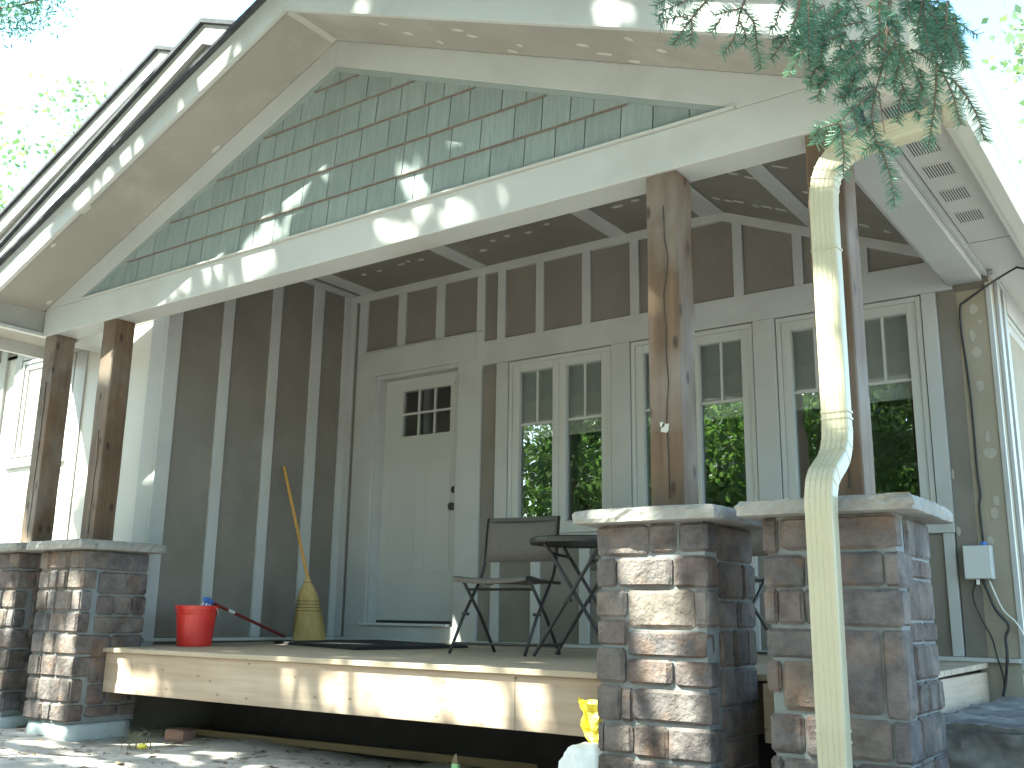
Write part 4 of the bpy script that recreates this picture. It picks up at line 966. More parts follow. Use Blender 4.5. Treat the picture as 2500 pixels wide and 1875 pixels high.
# crowns that shade the house front: leaf layer and gaps shaped to throw set dapples
E1 = np.array(Vector((0, 0, 1)).cross(SD).normalized()); SDn = np.array(SD); E2 = np.cross(SDn, E1)
PATCH=[(2.691,-2.34,2.627,0.049,0.047,0),(2.704,-2.34,2.534,0.038,0.042,0),(2.817,-2.34,2.445,0.031,0.051,0),(1.822,-2.34,2.738,0.034,0.052,0),(1.719,-2.34,2.643,0.05,0.069,0),(1.683,-2.34,2.486,0.071,0.046,0),(1.507,-2.34,2.572,0.049,0.053,0),(1.416,-2.34,2.424,0.041,0.047,0),(1.565,-2.34,2.423,0.04,0.035,0),(1.849,-2.34,2.672,0.023,0.057,0),(1.105,-2.34,2.428,0.039,0.03,0),(0.485,-2.323,2.225,0.083,0.047,0),(1.079,-2.323,2.283,0.037,0.025,0),(1.301,-2.323,2.21,0.062,0.043,0),(1.455,-2.323,2.278,0.061,0.038,0),(1.605,-2.323,2.255,0.121,0.072,0),(2.533,-2.323,2.274,0.044,0.039,0),(2.547,-2.323,2.189,0.049,0.025,0),(2.747,-2.323,2.219,0.102,0.067,0),(3.029,-2.323,2.196,0.055,0.039,0),(3.042,-2.323,2.277,0.044,0.029,0),(3.166,-2.323,2.235,0.021,0.023,0),(3.387,-2.323,2.259,0.032,0.04,0),(1.259,-2.323,2.651,0.028,0.019,0),(1.457,-2.75,3.386,0.079,0.121,0),(1.656,-2.75,3.42,0.07,0.096,0),(0.475,-2.75,2.908,0.048,0.068,0),(0.665,-2.75,3.053,0.037,0.068,0),(0.288,-2.75,2.856,0.039,0.052,0),(-0.298,-2.75,2.588,0.357,0.193,0),(-0.542,-2.75,2.484,0.28,0.125,0),(2.748,-2.75,3.321,0.024,0.031,0),(4.208,-2.75,2.741,0.032,0.051,0),(4.278,-2.75,2.749,0.018,0.031,0),(4.311,-2.75,2.669,0.009,0.02,0),(4.565,-2.75,2.604,0.062,0.042,0),(4.697,-2.75,2.544,0.108,0.057,0),(4.889,-2.75,2.454,0.11,0.055,0),(5.026,-2.75,2.394,0.062,0.048,0),(0.11,-2.47,0.43,0.078,0.052,0),(-0.081,-2.47,0.452,0.039,0.034,0),(-0.101,-2.47,0.301,0.034,0.084,0),(0.201,-2.47,0.307,0.051,0.074,0),(0.11,-2.47,0.375,0.075,0.021,0),(0.222,-2.47,0.042,0.165,0.076,0),(-0.131,-2.47,0.071,0.077,0.033,0),(0.185,-2.47,-0.095,0.137,0.095,0),(-0.114,-2.47,-0.112,0.092,0.089,0),(-0.064,-2.47,-0.182,0.135,0.036,0),(0.199,-2.47,0.155,0.087,0.057,0),(0.173,-2.47,-0.196,0.172,0.031,0),(-0.643,-2.47,0.243,0.076,0.079,0),(-0.583,-2.47,0.102,0.1,0.095,0),(-0.564,-2.47,-0.177,0.066,0.075,0),(0.22,-2.47,-0.253,0.076,0.069,0),(0.091,-2.47,-0.397,0.106,0.101,0),(0.073,-2.47,-0.483,0.106,0.038,0),(-0.176,-2.47,-0.272,0.075,0.052,0),(-0.043,-2.47,-0.197,0.098,0.026,0),(-0.542,-2.47,-0.284,0.04,0.081,0),(-0.527,-2.47,-0.384,0.027,0.04,0),(-0.17,-2.44,-0.531,0.159,0.038,0),(0.032,-2.44,-0.531,0.154,0.038,0),(3.964,-2.536,0.612,0.055,0.026,0),(4.202,-2.536,0.601,0.039,0.03,0),(4.533,-2.536,0.597,0.033,0.03,0),(4.322,-2.536,0.608,0.02,0.009,0),(4.196,-2.47,0.456,0.054,0.022,0),(4.172,-2.47,0.373,0.03,0.063,0),(4.217,-2.47,0.408,0.031,0.018,0),(4.288,-2.47,0.376,0.03,0.04,0),(4.215,-2.47,0.268,0.046,0.04,0),(4.319,-2.47,0.226,0.032,0.057,0),(4.367,-2.47,0.253,0.019,0.026,0),(4.186,-2.47,0.148,0.031,0.013,0),(4.204,-2.47,0.133,0.045,0.009,0),(4.144,-2.47,0.334,0.021,0.027,0),(4.251,-2.47,0.074,0.042,0.053,0),(4.254,-2.47,0.008,0.056,0.044,0),(4.306,-2.47,-0.018,0.032,0.036,0),(4.171,-2.47,-0.059,0.024,0.024,0),(4.198,-2.47,-0.145,0.042,0.04,0),(4.251,-2.47,-0.145,0.028,0.047,0),(4.286,-2.47,-0.187,0.05,0.023,0),(4.4,-2.47,-0.18,0.035,0.023,0),(4.394,-2.47,-0.257,0.083,0.061,0),(4.452,-2.47,-0.199,0.026,0.05,0),(4.204,-2.47,-0.306,0.046,0.035,0),(4.266,-2.47,-0.223,0.091,0.014,0),(4.295,-2.47,-0.352,0.155,0.023,0),(4.419,-2.47,-0.301,0.061,0.042,0),(4.339,-2.47,-0.106,0.027,0.02,0),(4.874,-2.47,-0.111,0.023,0.019,0),(4.836,-2.47,-0.138,0.013,0.016,0),(4.726,-2.47,-0.221,0.013,0.029,0),(4.857,-2.47,-0.184,0.02,0.028,0),(4.88,-2.47,-0.194,0.017,0.031,0),(4.724,-2.47,-0.266,0.014,0.019,0),(4.835,-2.47,-0.151,0.027,0.006,0),(4.8,-2.47,-0.25,0.051,0.006,0),(5.006,-2.42,1.328,0.034,0.124,0),(4.997,-2.42,1.173,0.03,0.115,0),(5.007,-2.42,1.071,0.026,0.038,0),(5.035,-2.42,0.981,0.016,0.041,0),(5.004,-2.42,1.416,0.023,0.047,0),(4.979,-2.42,1.847,0.016,0.033,0),(5.055,-2.308,1.151,0.023,0.128,0),(5.056,-2.308,1.053,0.019,0.058,0),(5.062,-2.308,0.857,0.016,0.056,0),(4.97,-2.308,1.142,0,0,0),(1.956,-2.25,-0.145,0.068,0.062,0),(1.944,-2.25,-0.279,0.113,0.038,0),(2.049,-2.25,-0.258,0.042,0.028,0),(2.215,-2.25,-0.258,0.034,0.027,0),(2.295,-2.25,-0.167,0.027,0.059,0),(2.383,-2.25,-0.19,0.052,0.112,0),(1.3,-2.25,-0.103,0.016,0.02,0),(2.43,-2.25,-0.201,0.051,0.112,0),(2.605,-2.25,-0.257,0.068,0.07,0),(2.719,-2.25,-0.207,0.066,0.112,0),(2.839,-2.25,-0.2,0.053,0.111,0),(2.934,-2.25,-0.238,0.057,0.072,0),(2.997,-2.25,-0.107,0.014,0.025,0),(3.047,-2.25,-0.231,0.061,0.075,0),(3.141,-2.25,-0.196,0.06,0.107,0),(3.233,-2.25,-0.195,0.059,0.106,0),(3.329,-2.25,-0.198,0.057,0.105,0),(3.396,-2.25,-0.17,0.036,0.096,0),(3.5,-2.25,-0.255,0.035,0.051,0),(3.554,-2.25,-0.22,0.025,0.078,0),(3.528,-2.25,-0.142,0.015,0.028,0),(1.962,-2.28,-0.043,0.078,0.012,0),(2.401,-2.28,-0.037,0.078,0.011,0),(2.117,-2.28,-0.038,0.042,0.007,0),(2.461,-2.28,-0.04,0.09,0.018,0),(2.676,-2.28,-0.046,0.109,0.02,0),(2.904,-2.28,-0.041,0.115,0.017,0),(3.104,-2.28,-0.042,0.083,0.019,0),(3.268,-2.28,-0.048,0.085,0.021,0),(3.374,-2.28,-0.044,0.062,0.016,0),(3.502,-2.28,-0.021,0.06,0.008,0),(1.177,-2.082,0,0.105,0.005,1),(1.727,-2.266,0,0.063,0.005,1),(2.142,-2.111,0,0.079,0.004,1),(2.361,-2.004,0,0.053,0.007,1),(2.434,-1.731,0,0.063,0.004,1),(3.187,-2.253,0,0.074,0.005,1),(3.237,-1.833,0,0.079,0.006,1),(0.377,-2.645,-0.58,0.365,0.041,1),(1.004,-2.899,-0.58,0.41,0.05,1),(0.478,-2.94,-0.58,0.228,0.036,1),(1.138,-2.478,-0.58,0.182,0.027,1),(0.597,-2.066,-0.58,0.114,0.023,1),(-0.788,-2.227,-0.58,0.068,0.018,1),(1.292,-2.919,-0.58,0.273,0.036,1),(1.409,-2.262,-0.58,0.158,0.047,1),(1.971,-2.151,-0.58,0.158,0.037,1),(1.91,-2.432,-0.58,0.158,0.032,1),(0.871,-2.014,-0.58,0.184,0.026,1),(1.391,-2.528,-0.58,0.21,0.032,1),(5.023,-1.101,-0.2,0.03,0.008,1),(5.207,-1.426,-0.2,0.061,0.01,1),(5.326,-1.411,-0.2,0.091,0.02,1),(5.507,-2.347,-0.2,0.03,0.03,1),(3.909,-2.36,-0.172,0.031,0.025,0),(3.904,-2.36,-0.228,0.026,0.034,0),(3.864,-2.36,-0.34,0.082,0.067,0)]
LIT = [(-2.3, -1.84, 1.2, 2.2, 2.8), (-1.2, -2.24, 3.6, 1.6, .55), (.6, -2.24, 4.25, .8, .35), (-2.4, -1.6, 4.4, 1.7, .6), (-1.55, -2.45, .0, .42, 1.0)]
def sun_gap(P):
    """True where a leaf would stand in one of the gaps"""
    a = P@E1; b = P@E2; hit = np.zeros(len(P), bool)
    for (x, y, z, rx, rz, hor) in PATCH+[(*q, 0) for q in LIT]:
        g = .066 if max(rx, rz) < .07 else .054
        c = np.array((x, y, z)); v1 = np.array((1., 0, 0)); v2 = np.array((0, 1., 0)) if hor else np.array((0, 0, 1.))
        m = np.array([[(v1*(rx+g))@E1, (v2*(rz+g))@E1], [(v1*(rx+g))@E2, (v2*(rz+g))@E2]]); mi = np.linalg.inv(m)
        da, db = a-c@E1, b-c@E2
        s, t = mi[0, 0]*da+mi[0, 1]*db, mi[1, 0]*da+mi[1, 1]*db
        an = np.arctan2(t, s); ph = 13.7*x+5.1*z
        hit |= (s*s+t*t) < (1+.28*np.sin(3*an+ph)+.2*np.sin(5*an+2.3*ph)+.12*np.sin(9*an-ph))**2
    return hit
CROWNS = [((-4.3, -6.4, 7.0), (2.3, 2.3, 2.7)), ((-1.6, -6.3, 7.3), (2.5, 2.3, 2.9)), ((1.2, -6.4, 7.2), (2.5, 2.4, 2.9)), ((4.0, -6.3, 6.9), (2.4, 2.3, 2.7))]
TR = [(-4.9, -9.2), (-2.1, -9.9), (.6, -10.4), (3.2, -10.6)]
P = []
for c, r in CROWNS:
    q = RNG.normal(size=(9000, 3)); q /= np.linalg.norm(q, axis=1)[:, None]; q *= RNG.uniform(0, 1, (9000, 1))**(1/2.4); P.append(q*np.array(r)+np.array(c))
n = 42000                                                   # a shade layer over the whole front
qx = RNG.uniform(-1.5, 6.6, n); qz = RNG.uniform(-1.1, 4.1, n); qy = np.where(qz < -.6, -2.4-(-.6-qz)*1.2, -2.4)
P.append(np.stack([qx, qy, qz], 1)+SDn*RNG.normal(7.6, .8, (n, 1)))
P = np.concatenate(P); P = P[~sun_gap(P)]
own = np.argmin(np.stack([np.linalg.norm((P-np.array(c))/np.array(r), axis=1) for c, r in CROWNS], 1), 1)
for i, (c, r) in enumerate(CROWNS):
    t = thing('maple_tree', (TR[i][0], TR[i][1], -.58), 'tall leafy tree in front of the house that dapples the porch with shade', 'tree', 'shade trees in front of the house')
    trunk_mb((TR[i][0], TR[i][1], -.7), (c[0], c[1]-.3, c[2]+1.6), .19, .05, i+3, 9, (c, r)).build('trunk', M['bark'], t, smooth=True)
    V, F = leaf_cloud(P[own == i], .15, .115, RNG)
    link('crown', np_mesh('crown', V, F), M['leaf'], t)
# unseen trees added over and beside the camera to cut skylight on the porch
for i, (bx_, by_, c, r, lab) in enumerate([(8.6, -9.4, (7.7, -7.6, 7.6), (2.6, 2.4, 2.8), 'unseen tree added behind the camera to the right to cut skylight'), (11.2, -4.6, (9.9, -3.6, 7.4), (2.4, 2.4, 3.0), 'unseen tree added at the right beyond the spruce to cut skylight'),
        (6.6, -12.2, (6.4, -10.6, 8.0), (2.8, 2.4, 3.0), 'unseen tree added straight behind the camera to cut skylight'), (-9.2, -9.9, (-8.4, -8.8, 7.4), (2.6, 2.4, 2.8), 'unseen tree added at the far left to cut skylight'), (10.8, 1.6, (10.0, 1.2, 6.6), (2.0, 2.2, 2.8), 'unseen tree added beside the right wall of the house to shade that side')]):
    t = thing('maple_tree', (bx_, by_, -.58), lab, 'tree')
    trunk_mb((bx_, by_, -.7), (c[0], c[1], c[2]+1.6), .17, .05, i+60, 9, (c, r)).build('trunk', M['bark'], t, smooth=True)
    q = RNG.normal(size=(7000, 3)); q /= np.linalg.norm(q, axis=1)[:, None]; q *= RNG.uniform(0, 1, (7000, 1))**(1/2.4)
    V, F = leaf_cloud(q*np.array(r)+np.array(c), .19, .14, RNG); link('crown', np_mesh('crown', V, F), M['leaf2'], t)
# woods behind the photographer: what the window panes mirror
def wood_tree_meshes(seed, h, cr, nl, leafmat):
    rng = np.random.default_rng(seed); rr = random.Random(seed)
    c = (0, 0, h*.60); r = (cr, cr, h*.42)
    tb_ = trunk_mb((0, 0, -.3), (rr.uniform(-.3, .3), rr.uniform(-.3, .3), h*.92), .13+h*.008, .03, seed, 10, (c, r)).mesh('trunk', True); tb_.materials.append(M['bark'])
    k = nl//45; cc = rng.normal(size=(k, 3)); cc /= np.linalg.norm(cc, axis=1)[:, None]; cc *= rng.uniform(.35, 1, (k, 1)); cc = cc*np.array(r)+np.array(c)
    pts = (cc[:, None, :]+rng.normal(size=(k, 45, 3))*np.array((.34, .34, .16))).reshape(-1, 3)
    V, F = leaf_cloud(pts, .17, .12, rng); lm = np_mesh('crown', V, F); lm.materials.append(leafmat)
    return tb_, lm
variants = [wood_tree_meshes(21, 8.5, 2.2, 6500, M['leaf']), wood_tree_meshes(22, 10.5, 2.6, 7500, M['leaf2']), wood_tree_meshes(23, 6.0, 1.9, 5500, M['leaf'])]
spots = [(-9, -11.5), (-6.2, -13.4), (-3.4, -14.2), (-.8, -14.6), (1.9, -14.4), (4.8, -14.2), (7.6, -13), (-11.5, -15), (-8.2, -17), (-4.8, -18), (-1.8, -18.4), (1.2, -18), (4.2, -18.6), (7.5, -17.5), (-13, -11), (-14.8, -18.6), (-6.5, -22), (-1, -22.5), (4, -23), (-11.5, -22), (9.8, -10.2)]
for i, (x, y) in enumerate(spots):
    tr_, lm = variants[i % 3]
    t = thing('woodland_tree', (x, y, -.62), 'leafy woodland tree facing the porch, seen mirrored in its window panes', 'tree', 'woodland mirrored in the porch windows', rz=i*1.3)
    t.scale = (1, 1, .85+.3*((i*37) % 10)/10)
    for nm, me in (('trunk', tr_), ('crown', lm)):
        o = bpy.data.objects.new(nm, me); COL.objects.link(o); o.parent = t
def bush_mesh(seed):
    rng = np.random.default_rng(seed); q = rng.normal(size=(2600, 3)); q /= np.linalg.norm(q, axis=1)[:, None]; q *= rng.uniform(.3, 1, (2600, 1))**.5
    q = q*np.array((1.3, 1.1, 1.1))+np.array((0, 0, .9)); V, F = leaf_cloud(q, .14, .10, rng); me = np_mesh('foliage', V, F); me.materials.append(M['leaf2']); return me
bm_ = bush_mesh(5)
stem = MB()
for k in range(6):
    an = k*1.05; stem.tube([(0, 0, -.2), (math.cos(an)*.3, math.sin(an)*.3, .6), (math.cos(an)*.7, math.sin(an)*.7, 1.3)], [.03, .02, .008], 5)
stem = stem.mesh('stem', True); stem.materials.append(M['bark'])
for i, (x, y) in enumerate([(-8, -12.6), (-5.2, -12.2), (-2.2, -12.8), (.6, -12.9), (3.4, -12.6), (6.2, -12.2), (-10.5, -13.2), (-3.8, -15.6), (-.4, -16), (2.8, -15.8), (-7, -15.4)]):
    t = thing('bush', (x, y, -.62), 'leafy bush at the wood edge, seen mirrored in the porch windows', 'bush', 'bushes mirrored in the porch windows', rz=i*.9); t.scale = (1.1, 1.1, .9+.12*(i % 4))
    for nm, me in (('foliage', bm_), ('stems', stem)):
        o = bpy.data.objects.new(nm, me); COL.objects.link(o); o.parent = t
# trees that show against the sky
def sky_tree(base, crown_c, cr, n, label, leafmat, seed, name='maple_tree', clump=30, L=.16, limbs=8):
    rng = np.random.default_rng(seed)
    t = thing(name, (base[0], base[1], -.58), label, 'tree')
    trunk_mb((base[0], base[1], -.8), (crown_c[0], crown_c[1], crown_c[2]-cr[2]*.1), .12, .02, seed, limbs, (crown_c, cr)).build('trunk', M['bark'], t, smooth=True)
    k = n//clump; cc = rng.normal(size=(k, 3)); cc /= np.linalg.norm(cc, axis=1)[:, None]; cc *= rng.uniform(.2, 1, (k, 1))**.6; cc = cc*np.array(cr)+np.array(crown_c)
    pts = (cc[:, None, :]+rng.normal(size=(k, clump, 3))*np.array((.26, .26, .12))).reshape(-1, 3)
    V, F = leaf_cloud(pts, L, L*.72, rng); link('crown', np_mesh('crown', V, F), leafmat, t)
sky_tree((-11.5, 2.9), (-10.6, 2.7, 8.2), (1.4, 1.4, 2.2), 800, 'sparse pale green tree beyond the roofs at the left', M['leaf2'], 31, L=.12, limbs=4)
pt = thing('pine_tree', (-8.2, -2.6, -.58), 'blue green pine bough reaching in at the top left corner', 'tree')
MB().tube([(-8.2, -2.6, -.8), (-8.15, -2.6, 3), (-8.05, -2.5, 7), (-8.0, -2.5, 10.5)], [.2, .17, .12, .03], 10).build('trunk', M['bark'], pt, smooth=True)
bl = MB(); bl.tube(smooth_path([(-8.05, -2.5, 6.9), (-6.4, -1.6, 7.35), (-5.3, -1.05, 7.25), (-4.75, -.75, 7.35)], 4), [.035-.002*i for i in range(13)], 6)
for q in ((-4.9, -.8, 7.75), (-5.0, -1.0, 6.95), (-5.6, -1.2, 7.7), (-5.7, -1.3, 6.85)): bl.tube([(-5.9, -1.35, 7.33), q], [.012, .004], 5)
bl.build('bough', M['twig'], pt, smooth=True)
rgp = np.random.default_rng(32); cc = np.array([(-4.85, -.8, 7.7), (-4.75, -.75, 7.4), (-5.0, -.95, 7.0), (-5.2, -1.0, 7.3), (-5.5, -1.15, 7.65), (-5.6, -1.25, 6.9), (-5.05, -.9, 7.9), (-4.9, -.8, 7.2)])
pp = (cc[:, None, :]+rgp.normal(size=(8, 230, 3))*np.array((.17, .15, .10))).reshape(-1, 3); V, F = leaf_cloud(pp, .085, .022, rgp)
link('needles', np_mesh('needles', V, F), M['needle'], pt)['kind'] = 'stuff'
sky_tree((6.2, 9.5), (5.3, 8.8, 7.6), (1.3, 1.3, 1.8), 900, 'thin tree behind the house at the right edge', M['leaf2'], 33)
